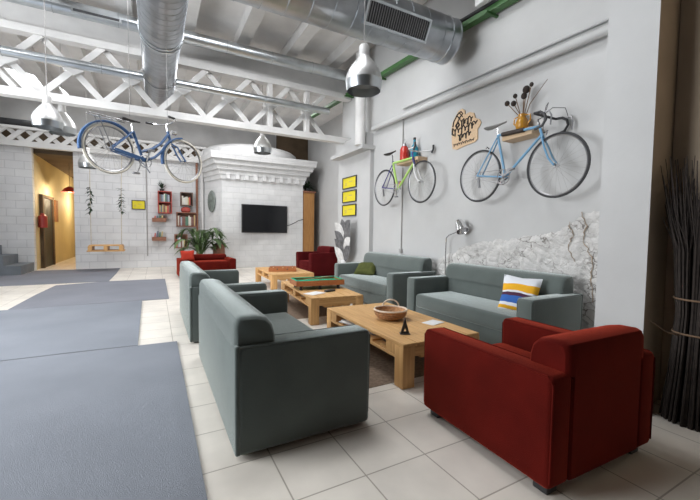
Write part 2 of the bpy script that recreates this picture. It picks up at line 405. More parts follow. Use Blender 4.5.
# chimney hood
def ring(x0, x1, yf, xb0, xb1, z, yb=14.2): return [(x0, yf, z), (x1, yf, z), (xb1, yb, z), (xb0, yb, z)]
c = MB()
c.hull(ring(2.03, 4.95, 12.9, 1.62, 5.3, 0), ring(2.03, 4.95, 12.9, 1.62, 5.3, 3.05))
steps = [(0, 3.05, 3.2), (.05, 3.2, 3.36), (.14, 3.36, 3.52), (.24, 3.52, 3.68), (.34, 3.68, 3.9)]
for d, za, zb in steps:
    d += .04
    c.hull(ring(2.03 - d, 4.95 + d, 12.9 - d, 1.62 - d * .6, 5.3 + d, za), ring(2.03 - d - .03, 4.95 + d + .03, 12.9 - d - .03, 1.62 - d * .6, 5.3 + d, zb))
for k in range(9):      # dentils under the cornice
    xx = 2.15 + k * .31
    c.box(xx, xx + .13, 12.78, 12.9, 3.06, 3.26)
ch = c.build('chimney', M['whitewash'], smooth=False)
struct(ch, 'white chimney breast carrying the television', 'chimney')
d = MB().lathe([(0, 3.9), (1.72, 3.9), (1.75, 4.0), (1.72, 4.18), (1.6, 4.27), (1.1, 4.4), (0, 4.45)], 40)
bmesh.ops.transform(d.bm, matrix=Matrix.Translation((3.3, 14.1, 0)) @ Matrix.Diagonal((1, .85, 1, 1)), verts=d.bm.verts)
dr = d.build('chimney_dome', M['whitewash'], ch)

# rough stone patch on the bike wall
def interp(pts, x):
    for (a, b), (c_, d_) in zip(pts, pts[1:]):
        if a <= x <= c_: return b + (d_ - b) * (x - a) / (c_ - a)
    return pts[0][1] if x < pts[0][0] else pts[-1][1]
edge = [(1.62, 1.72), (2.05, 1.66), (2.3, 1.56), (2.55, 1.42), (2.8, 1.32), (3.1, 1.27), (3.5, 1.22), (3.9, 1.18), (4.15, 1.10), (4.5, .95), (4.9, .80), (5.3, .62), (5.7, .40)]
bm = bmesh.new(); gy, gz = 150, 66; st = .027
vg = {}
def stoneh(y, z):
    p = Vector((y * 4.2 + .6 * noise.noise(Vector((y * 6, z * 6, 3))), z * 6.5 + .6 * noise.noise(Vector((y * 6, z * 6, 9))), 0))
    dd = noise.voronoi(p)[0]
    g = min(1, (dd[1] - dd[0]) * 2.2)
    return 0.004 + .030 * g ** .45 * (.7 + .3 * noise.noise(Vector((y * 2.3, z * 3.1, 5)))) + .008 * noise.noise(Vector((y * 22, z * 22, 1)))
for i in range(gy):
    for k in range(gz):
        y = 1.62 + i * st; z = k * st
        e = interp(edge, y) + .05 * noise.noise(Vector((y * 7, 0, 0))) + .03 * noise.noise(Vector((y * 23, 4, 0)))
        if z <= e + st:
            fade = max(0., min(1., (e - z) / .07))
            vg[i, k] = bm.verts.new((4.305 - (stoneh(y, z) + .006) * fade, y, min(z, e)))
for i in range(gy - 1):
    for k in range(gz - 1):
        q = [vg.get(c_) for c_ in ((i, k), (i + 1, k), (i + 1, k + 1), (i, k + 1))]
        if all(q): bm.faces.new(q)
mb = MB(); mb.bm.free(); mb.bm = bm
st_o = mb.build('wall_stonework', M['stone'], smooth=False)
struct(st_o, 'rough whitewashed stone exposed low on the bike wall', 'stonework')
# brown cracks near pier
ck = MB()
for seq in ([(2.36, 1.56), (2.30, 1.40), (2.34, 1.25), (2.22, 1.05), (2.24, .8), (2.18, .5)], [(2.5, 1.45), (2.45, 1.30), (2.5, 1.15), (2.40, .95)]):
    pts = []
    for (a, b), (c_, d_) in zip(seq, seq[1:]):
        for q in range(6):
            f = q / 6; y = a + (c_ - a) * f + random.uniform(-.015, .015); z = b + (d_ - b) * f
            pts.append((4.272, y, z))
    ck.tube(pts, [random.uniform(.003, .008) for _ in pts], 6)
struct(ck.build('wall_crack', M['crack'], st_o))

# corridor door, stairs
dm = MB().box(-3.25, -3.2, 15.15, 16.35, 0, 2.30)
dd = struct(dm.build('door_1', mat('dark_doorway', (.025, .03, .035), .5), smooth=False), 'dark doorway in the yellow corridor', 'door')
df = MB().box(-3.25, -3.16, 15.0, 15.15, 0, 2.40).box(-3.25, -3.16, 16.35, 16.5, 0, 2.40).box(-3.25, -3.16, 15.15, 16.35, 2.30, 2.40)
df.build('door_frame', M['loft'], dd, smooth=False)
s = MB()
for k in range(4):
    s.box(-3.24 - .36 * (k + 1), -3.24 - .36 * k, 12.95, 14.19, 0, .265 * (k + 1))
s.box(-5.1, -3.24 - .36 * 4, 12.95, 14.19, 0, 1.33)
struct(s.build('stairs', M['slate'], smooth=False), 'blue grey concrete steps beside the corridor opening', 'stairs')

# ------------------------------------------------------------------ carpets and rugs
def carpet(poly, m, label, h=.012, name='carpet', cat='carpet', group=None):
    o = MB().prism(poly, 'z', 0.0005, h).build(name, m, smooth=False)
    return tag(o, label, cat, group)
carpet([(-5.05, -2.9), (3.4, -2.9), (3.4, -.25), (.206, -.25), (.206, 1.8), (.212, 4.57), (-.75, 4.60), (-5.05, 4.62)], M['carpet'], 'large grey blue carpet filling the floor left of the near sofa')  # unseen stretch behind the camera is added to cut floor bounce
carpet([(-5.05, 4.64), (-.72, 4.63), (-.18, 4.60), (-.215, 7.5), (-1.3, 7.50), (-2.15, 7.48), (-5.05, 7.48)], M['carpet'], 'grey carpet strip in the middle between the bare tile patches')
carpet([(-2.05, 7.52), (-.86, 7.53), (.222, 7.52), (.226, 10.6), (-1.0, 10.63), (-1.98, 10.3), (-2.04, 9.0)], M['carpet2'], 'grey violet carpet rectangle in front of the wooden swing')
carpet([(-5.05, 10.66), (-1.02, 10.66), (-1.0, 12.4), (-1.02, 14.1), (-3.2, 14.1), (-3.2, 13.2), (-5.05, 13.2)], M['carpet2'], 'grey violet carpet leading to the corridor opening')
carpet([(1.42, 2.5), (3.05, 2.5), (3.05, 4.25), (1.42, 4.25)], M['rug'], 'brown jute rug under the nearest coffee table', .004, 'rug', 'rug')
carpet([(1.5, 5.0), (3.0, 5.0), (3.0, 7.0), (1.5, 7.0)], M['rug'], 'brown jute rug under the coffee table with the billiard game', .004, 'rug', 'rug')

# ------------------------------------------------------------------ sofas and armchairs
def seat_unit(name, loc, rz, L, label, cat, m, group=None, D=.88, arm_h=.65, back_h=.815, arm=.18, inset=.03, lift=.018):
    """origin at floor, middle of the front edge; front faces local -y"""
    r = thing(name, loc, rz, label, cat, group)
    h = L / 2
    MB().box(-h + arm - .01, h - arm + .01, .03, D - .03, lift + .008, .27, .015).build('base', m, r)
    for sx in (-1, 1):
        x0, x1 = sorted((sx * h, sx * (h - arm)))
        a = MB().box(x0, x1, 0, D - (.012 if L > 1.4 else 0), lift, arm_h, .03, 3)
        ao = a.build('arm', m, r)
        pz = MB()
        for xx in (x0 + .012, x1 - .012):      # piping along the arm edges
            pz.tube([(xx, .012, .09), (xx, .004, arm_h - .04), (xx, .03, arm_h - .006), (xx, D - .03, arm_h - .006), (xx, D - .003, arm_h - .04), (xx, D - .003, .09)], .006, 6)
        pz.build('piping', m, ao)
    n = 1 if L < 1.4 else 2
    w = (L - 2 * arm) / n
    sb = MB().box(-h + arm + .004, h - arm - .004, .01, D - .2, .24, .435, .045, 4)
    sb.build('seat_cushion', m, r)
    # back: soft block with a rounded front edge, flat rear panel below it
    b = MB()
    bt_ = .235 if L > 1.4 else .22
    z0 = arm_h - .02; hh = back_h - z0
    prof = [(D + .004, z0), (D + .002, z0 + hh * .72), (D - .012, z0 + hh * .93), (D - .04, z0 + hh), (D - bt_ * .55, z0 + hh * .985), (D - bt_ * .80, z0 + hh * .90),
            (D - bt_ * .95, z0 + hh * .70), (D - bt_ * 1.03, z0 + hh * .35), (D - bt_ * 1.05, z0)]
    cy = sum(p_[0] for p_ in prof) / len(prof); cz = z0 + hh * .45
    xe = h - inset; rows = []
    for x_, k_ in ((-xe, .80), (-xe + .012, .92), (-xe + .035, .98), (-xe + .08, 1.), (0, 1.005), (xe - .08, 1.), (xe - .035, .98), (xe - .012, .92), (xe, .80)):
        rows.append([b.bm.verts.new((x_, cy + (p_[0] - cy) * k_, z0 if p_[1] == z0 else cz + (p_[1] - cz) * k_)) for p_ in prof])
    for r1_, r2_ in zip(rows, rows[1:]):
        for k_ in range(len(prof)): b.bm.faces.new((r1_[k_], r1_[(k_ + 1) % len(prof)], r2_[(k_ + 1) % len(prof)], r2_[k_]))
    b.bm.faces.new(rows[0]); b.bm.faces.new(rows[-1][::-1])
    b.box(-h + arm - .005, h - arm + .005, D - bt_, D + .002, .2, arm_h + .02, .01, 1)
    if L > 1.4: b.box(-h + .002, h - .002, D - .03, D + .004, .022, arm_h + .004, .014, 3)
    else: b.box(-h + arm - .005, h - arm + .005, D - .05, D + .003, lift + .008, arm_h + .03, .01, 1)
    b.build('backrest', m, r)
    for sx in (-1, 1):
        for yy in (.07, D - .08):
            MB().box(sx * (h - .09) - .04, sx * (h - .09) + .04, yy - .04, yy + .04, 0, lift + .02, .006).build('foot', M['dark'], r)
    return r
g = 'grey green sofas'
seat_unit('sofa', (1.265, 2.965, 0), R(90), 1.89, 'grey green two seat sofa nearest the camera, its back to the carpet', 'sofa', M['teal'], g)
seat_unit('sofa', (1.22, 5.33, 0), R(90), 1.86, 'grey green sofa behind the nearest one, before the red armchair under the palm', 'sofa', M['teal'], g)
seat_unit('sofa', (3.24, 3.215, 0), R(-90), 2.0, 'grey green sofa with the striped cushion against the stone wall', 'sofa', M['teal'], g, inset=.10, back_h=.85)
seat_unit('sofa', (3.28, 5.67, 0), R(-90), 2.10, 'grey green sofa with the olive cushion under the lime bicycle', 'sofa', M['teal'], g, inset=.08, back_h=.88)
ga = 'red armchairs'
seat_unit('armchair', (2.155, 1.96, 0), R(178), .95, 'red armchair in the foreground with its back to the camera', 'armchair', M['red'], ga, D=.97, arm=.165, inset=.12, arm_h=.62, back_h=.77, lift=.055)
seat_unit('armchair', (3.84, 9.95, 0), R(-84), 1.0, 'maroon armchair before the orange wooden board by the chimney', 'armchair', M['maroon'], ga, inset=.12, back_h=.86, arm_h=.68)
seat_unit('armchair', (1.32, 10.5, 0), R(4), 1.45, 'red armchair under the palm, mostly hidden by a sofa', 'armchair', M['red'], ga, inset=.12, arm_h=.50, back_h=.60)

# cushions
def cushion(name, m, loc, rot, w, h, t, label):
    b = MB(); n = 14
    top = {}; bot = {}
    for i in range(n + 1):
        for k in range(n + 1):
            u, v = i / n * 2 - 1, k / n * 2 - 1
            th = t * ((1 - u ** 4) * (1 - v ** 4)) ** .6
            pin = 1 - .10 * (1 - abs(u * v)) * max(abs(u), abs(v)) ** 4
            x, z = u * w / 2 * pin, h / 2 + v * h / 2 * pin
            wr = .006 * noise.noise(Vector((u * 3, v * 3, w * 10)))
            top[i, k] = b.bm.verts.new((x, -th / 2 + wr, z)); bot[i, k] = b.bm.verts.new((x, th / 2 + wr + .002, z))
    for i in range(n):
        for k in range(n):
            b.bm.faces.new([top[c_] for c_ in ((i, k), (i + 1, k), (i + 1, k + 1), (i, k + 1))])
            b.bm.faces.new([bot[c_] for c_ in ((i, k), (i, k + 1), (i + 1, k + 1), (i + 1, k))])
    bmesh.ops.remove_doubles(b.bm, verts=b.bm.verts, dist=.0025)
    o = b.build(name, m); o.location = loc; o.rotation_euler = rot
    return tag(o, label, 'cushion')
cushion('cushion', M['brightred'], (.80, 10.85, .44), (R(-12), 0, R(8)), .36, .30, .14, 'bright red cushion on the armchair under the palm')
cushion('cushion', M['stripe'], (3.60, 2.66, .405), (R(-20), R(3), R(-70)), .42, .43, .14, 'white cushion with yellow, blue and plum stripes on the sofa')
cushion('cushion', M['olive'], (3.70, 6.25, .437), (R(-52), R(-4), R(-62)), .50, .36, .16, 'olive green cushion slumped on the far sofa by the wall')

# ------------------------------------------------------------------ pallet coffee tables
def table(loc, rz, W, L, label, H=.38):
    """origin at floor, near-left corner; x across, y lengthwise"""
    r = thing('coffee_table', loc, rz, label, 'coffee table', 'pallet coffee tables')
    t = MB(); n = 6; g_ = .005; pw = (W - g_ * (n - 1)) / n
    for k in range(n):
        t.box(k * (pw + g_), k * (pw + g_) + pw, 0, L, H - .03, H, .004, 1)
    t.build('tabletop', M['pine'], r)
    for yy in (.0, L - .04): MB().box(0.001, W - .001, yy + .001, yy + .039, H - .115, H - .031, .004, 1).build('end_rail', M['pinex'], r)
    for xx in (.001, W / 2 - .05, W - .101):
        for yy in (.125, L / 2 - .07, L - .265): MB().box(xx, xx + .1, yy, yy + .14, H - .115, H - .031, .004, 1).build('spacer_block', M['pinez'], r)
    for k in range(5):
        yy = .30 + (L - .7) * k / 4
        if abs(yy + .05 - L / 2) > .14: MB().box(.02, W - .02, yy, yy + .09, H - .115, H - .095, .003, 1).build('cross_slat', M['pinex'], r)
    lo = MB()
    for xx in (0, .2, W / 2 - .06, W - .32, W - .12):
        lo.box(xx, xx + .12, .02, L - .02, H - .145, H - .116, .004, 1)
    lo.build('shelf', M['pine'], r)
    for xx in (0, W - .12):
        for yy in (0.0, L - .12):
            MB().box(xx - .002, xx + .122, yy - .002, yy + .122, 0, H - .03, .006, 2).build('leg', M['pinez'], r)
    return r
T1 = (1.785, 2.35); T2 = (1.885, 4.58); T3 = (2.17, 7.45)
table((*T1, 0), R(-1.5), .86, 1.58, 'pine pallet coffee table nearest the camera, with the wicker basket')
table((*T2, 0), R(-5), .80, 1.85, 'pine pallet coffee table with the miniature billiard game, between the others')
table((*T3, 0), R(-2), .95, 1.65, 'pine pallet coffee table farthest off, before the chimney')

# basket with rim and handle
bk = thing('basket', (2.20, 3.13, .381), R(-25), 'round wicker basket with a looped handle on the near table', 'basket')
pr = [(0, .008), (.11, .008), (.155, .05), (.175, .095), (.165, .095), (.147, .052), (.105, .018), (0, .018)]
b = MB().lathe(pr, 32)
b.build('bowl', M['wicker'], bk)
b = MB()
for zz, rr in ((.03, .14), (.05, .158), (.07, .168), (.095, .172)):
    b.tube([(rr * math.cos(a_), rr * math.sin(a_), zz) for a_ in [2 * PI * k / 32 for k in range(32)]], .007, 6, closed=True)
b.build('weave_band', M['wicker'], bk)
MB().tube([(.172 * math.cos(a_), .172 * math.sin(a_), .103) for a_ in [2 * PI * k / 32 for k in range(32)]], .01, 6, closed=True).build('rim', M['wickerpale'], bk)
MB().tube([(.09 * math.cos(a_) + .03, .165, .10 + .075 * math.sin(a_)) for a_ in [PI * k / 14 for k in range(15)]], .009, 6).build('handle', M['wickerpale'], bk)

# black triangular stand
tr = MB()
hs = .10
tr.bm.free(); tr.bm = bmesh.new()
def tri_ring(s_, y): return [(-.042 * s_, y, 0), (.042 * s_, y, 0), (0, y, .145 * s_)]
o1 = tri_ring(1, -.012); o2 = tri_ring(1, .012)
i1 = [(-.013, -.012, .022), (.013, -.012, .022), (0, -.012, .055)]; i2 = [(x_, .012, z_) for x_, _, z_ in i1]
V = [[tr.bm.verts.new(p_) for p_ in q] for q in (o1, o2, i1, i2)]
for k in range(3):
    k2 = (k + 1) % 3
    tr.bm.faces.new((V[0][k], V[0][k2], V[2][k2], V[2][k])); tr.bm.faces.new((V[1][k], V[1][k2], V[3][k2], V[3][k]))
    tr.bm.faces.new((V[0][k], V[0][k2], V[1][k2], V[1][k])); tr.bm.faces.new((V[2][k], V[2][k2], V[3][k2], V[3][k]))
to = thing('triangle_stand', (1.99, 2.60, .381), R(-28), 'small black triangular stand beside the basket', 'ornament')
tr.build('frame', M['dark'], to, smooth=False)
MB().box(-.046, .046, -.035, .035, 0, .006, .002).build('foot', M['dark'], to)
# paper on the near table
o = MB().box(-.10, .10, -.07, .07, 0, .004).build('leaflet', M['paper'], smooth=False); o.location = (2.50, 2.80, .381); o.rotation_euler = (0, 0, R(15)); tag(o, 'white leaflet lying at the wall side of the near table', 'paper')
# things stowed on the near table's shelf
for k, (xx, yy, mm) in enumerate(((1.93, 3.42, M['books'][1]), (1.95, 3.45, M['paper']), (1.90, 3.38, M['books'][3]))):
    o = MB().box(-.1, .1, -.14, .14, 0, .012, .002).build('magazine', mm); o.location = (xx, yy, .2858 + .0122 * k); o.rotation_euler = (0, 0, R(-10 + 14 * k))
    tag(o, ['magazine lowest in the pile inside the near table', 'white magazine in the middle of the pile inside the near table', 'pale magazine on top of the pile inside the near table'][k], 'magazine')

# miniature billiard table
bt = thing('billiard_game', (2.33, 5.42, .381), R(84), 'miniature billiard table with green felt on the middle coffee table', 'game')
L2, W2 = .80, .31
def frame_box(w, l, z0, z1, th):
    m_ = MB(); m_.box(-w / 2, w / 2, -l / 2, -l / 2 + th, z0, z1, .003, 1).box(-w / 2, w / 2, l / 2 - th, l / 2, z0, z1, .003, 1)
    m_.box(-w / 2, -w / 2 + th, -l / 2 + th, l / 2 - th, z0, z1, .003, 1).box(w / 2 - th, w / 2, -l / 2 + th, l / 2 - th, z0, z1, .003, 1); return m_
frame_box(W2 * 1.45, L2, .065, .145, .03).build('cabinet', M['cabinet'], bt)
MB().box(-W2 * .725 + .03, W2 * .725 - .03, -L2 / 2 + .03, L2 / 2 - .03, .09, .115).build('playing_surface', M['felt'], bt, smooth=False)
frame_box(W2 * 1.45 - .02, L2 - .02, .1452, .152, .034).build('rail', M['felt'], bt)
for sx in (-1, 1):
    for sy in (-1, 0, 1):
        MB().lathe([(0, 0), (.028, 0), (.022, .03), (.03, .06), (0, .06)], 12, (sx * .175, sy * .31, 0)).build('leg', M['dark'], bt)
for sx in (-1, 1):
    for sy in (-1, 0, 1): MB().lathe([(0, .1525), (.022, .1525), (.022, .1545), (0, .1545)], 12, (sx * .19, sy * .36, 0)).build('pocket', M['dark'], bt)
o = MB().tube([(0, -.30, .0), (0, .30, .0)], [.006, .004], 8).build('billiard_cue', M['ply']); o.location = (2.33, 5.42, .5405); o.rotation_euler = (0, 0, R(112)); tag(o, 'short cue lying across the miniature billiard table', 'cue')
o = MB().box(-.14, .14, -.10, .10, 0, .005).build('cloth', M['paper'], smooth=False); o.location = (2.08, 4.92, .381); o.rotation_euler = (0, 0, R(25)); tag(o, 'white cloth lying before the miniature billiard table', 'cloth')
o = MB().box(-.09, .09, -.035, .035, 0, .03, .008).build('glasses_case', M['dark']); o.location = (2.36, 4.98, .381); o.rotation_euler = (0, 0, R(18)); tag(o, 'small black case lying beside the white cloth', 'case')

# football game with rods on the far table
fb = thing('football_game', (2.62, 8.1, .381), R(70), 'small orange wooden rod football game on the farthest table', 'game')
frame_box(.44, .62, .0, .085, .02).build('cabinet', M['cabinet'], fb)
MB().box(-.2, .2, -.29, .29, .01, .02).build('pitch', M['cratewood'], fb, smooth=False)
for k in range(5):
    yy = -.22 + .11 * k
    ro = MB().tube([(-.30, yy, .068), (.30, yy, .068)], .005, 8).build('rod', M['chrome'], fb)
    MB().tube([((-.36 if k % 2 else .30), yy, .068), ((-.30 if k % 2 else .36), yy, .068)], .014, 8).build('handle', M['dark'], ro)
    f_ = MB()
    for q in (-.1, 0, .1): f_.box(q - .012, q + .012, yy - .008, yy + .008, .025, .08, .003, 1)
    f_.build('player', M['cratered'] if k % 2 else M['ply'], ro)

# ------------------------------------------------------------------ bicycles
def circ(c, r, n=40, y=0.): return [(c[0] + r * math.cos(2 * PI * k / n), y, c[1] + r * math.sin(2 * PI * k / n)) for k in range(n)]
def wheel(root, c, r, tyre_m, rim_m, tw=.014):
    w = MB().tube(circ(c, r - tw, 48), tw, 8, closed=True).build('tyre', tyre_m, root)
    MB().tube(circ(c, r - 2.3 * tw, 48), tw * .55, 6, closed=True).build('rim', rim_m, w)
    sp = MB()
    for k in range(28):
        a_ = 2 * PI * k / 28; side = .03 if k % 2 else -.03
        h_ = a_ + (.5 if (k // 2) % 2 else -.5)
        sp.tube([(c[0] + .02 * math.cos(h_), side, c[1] + .02 * math.sin(h_)), (c[0] + (r - 2.4 * tw) * math.cos(a_), 0, c[1] + (r - 2.4 * tw) * math.sin(a_))], .0014, 4)
    sp.build('spokes', M['cord'], w)
    MB().tube([(c[0], -.045, c[1]), (c[0], -.03, c[1]), (c[0], -.03, c[1]), (c[0], .03, c[1]), (c[0], .03, c[1]), (c[0], .045, c[1])], [.012, .012, .022, .022, .012, .012], 10).build('hub', M['chrome'], w)
def T(root, name, m, segs, r, seg=8):
    b_ = MB()
    for s_ in segs: b_.tube([(p_[0], p_[2] if len(p_) > 2 else 0, p_[1]) for p_ in s_], r, seg)
    return b_.build(name, m, root)
def crank(root, bb, r, ang=0., chain_to=None):
    c_ = MB().tube(circ(bb, r, 28, -.04), .006, 6, closed=True)
    for k in range(5):
        a_ = 2 * PI * k / 5
        c_.tube([(bb[0], -.04, bb[1]), (bb[0] + r * math.cos(a_), -.04, bb[1] + r * math.sin(a_))], .006, 6)
    cr = c_.build('chainring', M['steelgrey'], root)
    for sgn, yy in ((1, -.065), (-1, .065)):
        px, pz = bb[0] + sgn * .17 * math.cos(ang), bb[1] + sgn * .17 * math.sin(ang)
        ca = MB().bar((bb[0], yy, bb[1]), (px, yy, pz), .022, .014).build('crank_arm', M['chrome'], root)
        MB().box(px - .045, px + .045, yy - .05 if yy < 0 else yy, yy if yy < 0 else yy + .05, pz - .012, pz + .012, .004, 1).build('pedal', M['steelgrey'], ca)
    if chain_to:
        x_, z_, rs = chain_to
        T(root, 'chain', M['steelgrey'], [[(bb[0], bb[1] + r, -.04), (x_, z_ + rs, -.04)], [(bb[0], bb[1] - r, -.04), (x_, z_ - rs, -.04)]], .0045, 6)
        b_ = MB().tube(circ((x_, z_), rs, 18, -.035), .008, 6, closed=True); b_.build('sprocket', M['steelgrey'], root)
def saddle(root, p, m, L=.27, tilt=0.):
    b_ = MB(); secs = []
    for f, wd, hh in ((0, .065, .05), (.15, .075, .055), (.4, .045, .05), (.7, .022, .04), (1, .012, .03)):
        x_ = p[0] - L * .5 + L * f
        ring_ = []
        for k in range(10):
            a_ = 2 * PI * k / 10
            ring_.append(b_.bm.verts.new((x_, wd * math.cos(a_), p[1] + .5 * hh * math.sin(a_) * .7 + tilt * (f - .5) + .02 * (f - .5) ** 2)))
        secs.append(ring_)
    for a_, c_ in zip(secs, secs[1:]):
        for k in range(10): b_.bm.faces.new((a_[k], a_[(k + 1) % 10], c_[(k + 1) % 10], c_[k]))
    b_.bm.faces.new(secs[0][::-1]); b_.bm.faces.new(secs[-1])
    return b_.build('saddle', m, root)

# road bicycle (light blue): local x = forwards, origin at rear axle height
RB = thing('bicycle', (4.05, 3.648, 2.11), R(-90), 'light blue road bicycle with drop bars on the right hand wall shelf', 'bicycle')
rw, fw, bbp = (0, 0), (1.11, -.02), (.43, -.065)
wheel(RB, rw, .365, M['rubber'], M['steelgrey']); wheel(RB, fw, .372, M['rubber'], M['steelgrey'])
st_, ht_, hb_ = (.292, .50), (.885, .475), (.93, .34)
fr = T(RB, 'frame', M['blue'], [[bbp, st_], [st_, ht_], [ht_, hb_], [bbp, (hb_[0] - .01, hb_[1] + .03)]], .0165)
T(RB, 'seat_stay', M['blue'], [[(st_[0] + .005, st_[1] - .03, s_ * .02), (0, 0, s_ * .05)] for s_ in (-1, 1)], .0095)
T(RB, 'chain_stay', M['blue'], [[(bbp[0], bbp[1], s_ * .025), (0, 0, s_ * .05)] for s_ in (-1, 1)], .010)
T(RB, 'fork', M['blue'], [[(hb_[0], hb_[1], s_ * .02), (.985, .20, s_ * .045), (1.04, .07, s_ * .05), (1.11, -.02, s_ * .05)] for s_ in (-1, 1)], .0115)
T(RB, 'tube_sleeve', M['wrap'], [[(.36, .498), (.68, .486)]], .028, 10)
T(RB, 'seat_post', M['chrome'], [[st_, (.285, .60)]], .013)
saddle(RB, (.26, .635), M['greysaddle'], .31, .02)
T(RB, 'stem', M['chrome'], [[ht_, (.865, .56), (.95, .575)]], .013)
hb = []
for s_ in (-1, 1):
    hb.append([(.95, .575, 0), (.95, .575, s_ * .15), (.955, .575, s_ * .20), (1.03, .57, s_ * .21), (1.085, .53, s_ * .21), (1.10, .47, s_ * .21), (1.06, .41, s_ * .21), (.97, .39, s_ * .21)])
T(RB, 'handlebar', M['dark'], hb, .0155)
for s_ in (-1, 1): T(RB, 'brake_lever', M['steelgrey'], [[(1.075, .555, s_ * .21), (1.13, .56, s_ * .21), (1.16, .50, s_ * .205), (1.15, .40, s_ * .2)]], .009)
T(RB, 'brake_cable', M['dark'], [[(1.10, .56, s_ * .21), (1.09, .66, s_ * .16), (1.0, .67, s_ * .06), (.94, .60, 0), (.93, .42, 0)] for s_ in (-1, 1)], .004, 6)
T(RB, 'brake_caliper', M['chrome'], [[(.955, .37, -.035), (.99, .40, 0), (.955, .37, .035)], [(.13, .36, -.03), (.11, .39, 0), (.13, .36, .03)]], .008, 6)
crank(RB, bbp, .095, R(25), (0, 0, .045))
MB().bar((.02, -.045, -.04), (.045, -.045, -.17), .03, .02).build('derailleur', M['steelgrey'], RB)

# lime bicycle
LB = thing('bicycle', (4.05, 6.047, 2.19), R(-90), 'lime and violet bicycle hanging above the far sofa', 'bicycle')
rw, fw, bbp = (0, 0), (1.13, -.012), (.45, -.07)
wheel(LB, rw, .36, M['rubber'], M['steelgrey']); wheel(LB, fw, .365, M['rubber'], M['steelgrey'])
st_, ht_, hb_ = (.28, .44), (.885, .44), (.935, .32)
fr = T(LB, 'frame', M['lime'], [[bbp, st_], [st_, ht_], [bbp, (hb_[0] - .01, hb_[1] + .03)]], .022)
T(LB, 'head_tube', M['purple'], [[ht_, hb_]], .021)
T(LB, 'seat_stay', M['purple'], [[(st_[0] + .005, st_[1] - .03, s_ * .02), (0, 0, s_ * .05)] for s_ in (-1, 1)], .0095)
T(LB, 'chain_stay', M['purple'], [[(bbp[0], bbp[1], s_ * .025), (0, 0, s_ * .05)] for s_ in (-1, 1)], .010)
T(LB, 'bottom_bracket', M['pink'], [[(.40, .06), (.44, -.05)], [(.47, -.04), (.55, .06)]], .021)
T(LB, 'seat_lug', M['purple'], [[(.275, .47), (.30, .36)]], .022)
T(LB, 'fork', M['white'], [[(hb_[0], hb_[1], s_ * .02), (.99, .19, s_ * .045), (1.05, .07, s_ * .05), (1.13, -.012, s_ * .05)] for s_ in (-1, 1)], .0125)
T(LB, 'seat_post', M['chrome'], [[st_, (.255, .60)]], .013)
saddle(LB, (.20, .645), M['leather'], .32, .02)
T(LB, 'stem', M['purple'], [[ht_, (.865, .53), (.93, .55)]], .014)
T(LB, 'handlebar', M['white'], [[(.93, .55, 0), (.93, .55, -.10), (.99, .555, -.17), (1.16, .55, -.20)], [(.93, .55, 0), (.93, .55, .10), (.99, .555, .17), (1.16, .55, .20)]], .012)
for s_ in (-1, 1): T(LB, 'grip', M['dark'], [[(1.15, .50, s_ * .2), (1.19, .56, s_ * .2), (1.19, .63, s_ * .2)]], .018)
T(LB, 'brake_caliper', M['dark'], [[(.96, .355, -.035), (1.0, .385, 0), (.96, .355, .035)]], .009, 6)
crank(LB, bbp, .09, R(-65), (0, 0, .045))
MB().bar((.02, -.045, -.04), (.045, -.045, -.17), .03, .02).build('derailleur', M['steelgrey'], LB)

# city bicycle hanging from the truss
CB = thing('bicycle', (-.50, 5.69, 2.345), math.atan2(.535, .905), 'blue city bicycle with mudguards hanging in mid air from wires', 'bicycle')
rw, fw, bbp = (0, 0), (1.06, .015), (.44, -.09)
wheel(CB, rw, .325, M['cream'], M['steelgrey'], .017); wheel(CB, fw, .33, M['cream'], M['steelgrey'], .017)
st_, ht_, hb_ = (.30, .30), (.80, .42), (.86, .24)
T(CB, 'frame', M['cityblue'], [[bbp, st_], [ht_, hb_], [(.84, .30), (.72, .12), (.60, .0), (bbp[0] + .02, bbp[1] + .02)], [(.815, .38), (.70, .22), (.58, .12), (.40, .04)]], .019)
T(CB, 'seat_stay', M['cityblue'], [[(st_[0], st_[1], s_ * .02), (0, 0, s_ * .055)] for s_ in (-1, 1)], .010)
T(CB, 'chain_stay', M['cityblue'], [[(bbp[0], bbp[1], s_ * .025), (0, 0, s_ * .055)] for s_ in (-1, 1)], .011)
T(CB, 'fork', M['cityblue'], [[(hb_[0], hb_[1], s_ * .02), (.93, .20, s_ * .05), (.99, .10, s_ * .055), (1.06, .015, s_ * .055)] for s_ in (-1, 1)], .0125)
def guard(c, r, a0, a1):
    b_ = MB(); prev = None
    for k in range(25):
        a_ = R(a0 + (a1 - a0) * k / 24); row = []
        for yy, dr in ((-.032, -.022), (-.02, 0), (.02, 0), (.032, -.022)):
            row.append(b_.bm.verts.new((c[0] + (r + dr) * math.cos(a_), yy, c[1] + (r + dr) * math.sin(a_))))
        if prev:
            for q in range(3): b_.bm.faces.new((prev[q], prev[q + 1], row[q + 1], row[q]))
        prev = row
    o_ = b_.build('mudguard', M['cityblue'], CB)
    sm = o_.modifiers.new('thick', 'SOLIDIFY'); sm.thickness = .004
guard(rw, .362, 35, 190); guard(fw, .362, 95, 195)
T(CB, 'seat_post', M['chrome'], [[st_, (.285, .40)]], .014)
saddle(CB, (.265, .435), M['leather'], .26, .01)
T(CB, 'stem', M['chrome'], [[ht_, (.785, .52)]], .013)
T(CB, 'handlebar', M['chrome'], [[(.785, .52, 0), (.80, .53, s_ * .1), (.78, .55, s_ * .24), (.68, .55, s_ * .28)] for s_ in (-1, 1)], .011)
for s_ in (-1, 1): T(CB, 'grip', M['dark'], [[(.74, .55, s_ * .265), (.64, .55, s_ * .285)]], .017)
T(CB, 'headlamp', M['chrome'], [[(.86, .42, 0), (.93, .42, 0)]], .035, 12)
MB().bar((.44, -.045, -.07), (.04, -.045, .0), .05, .012).build('chain_guard', M['cityblue'], CB)
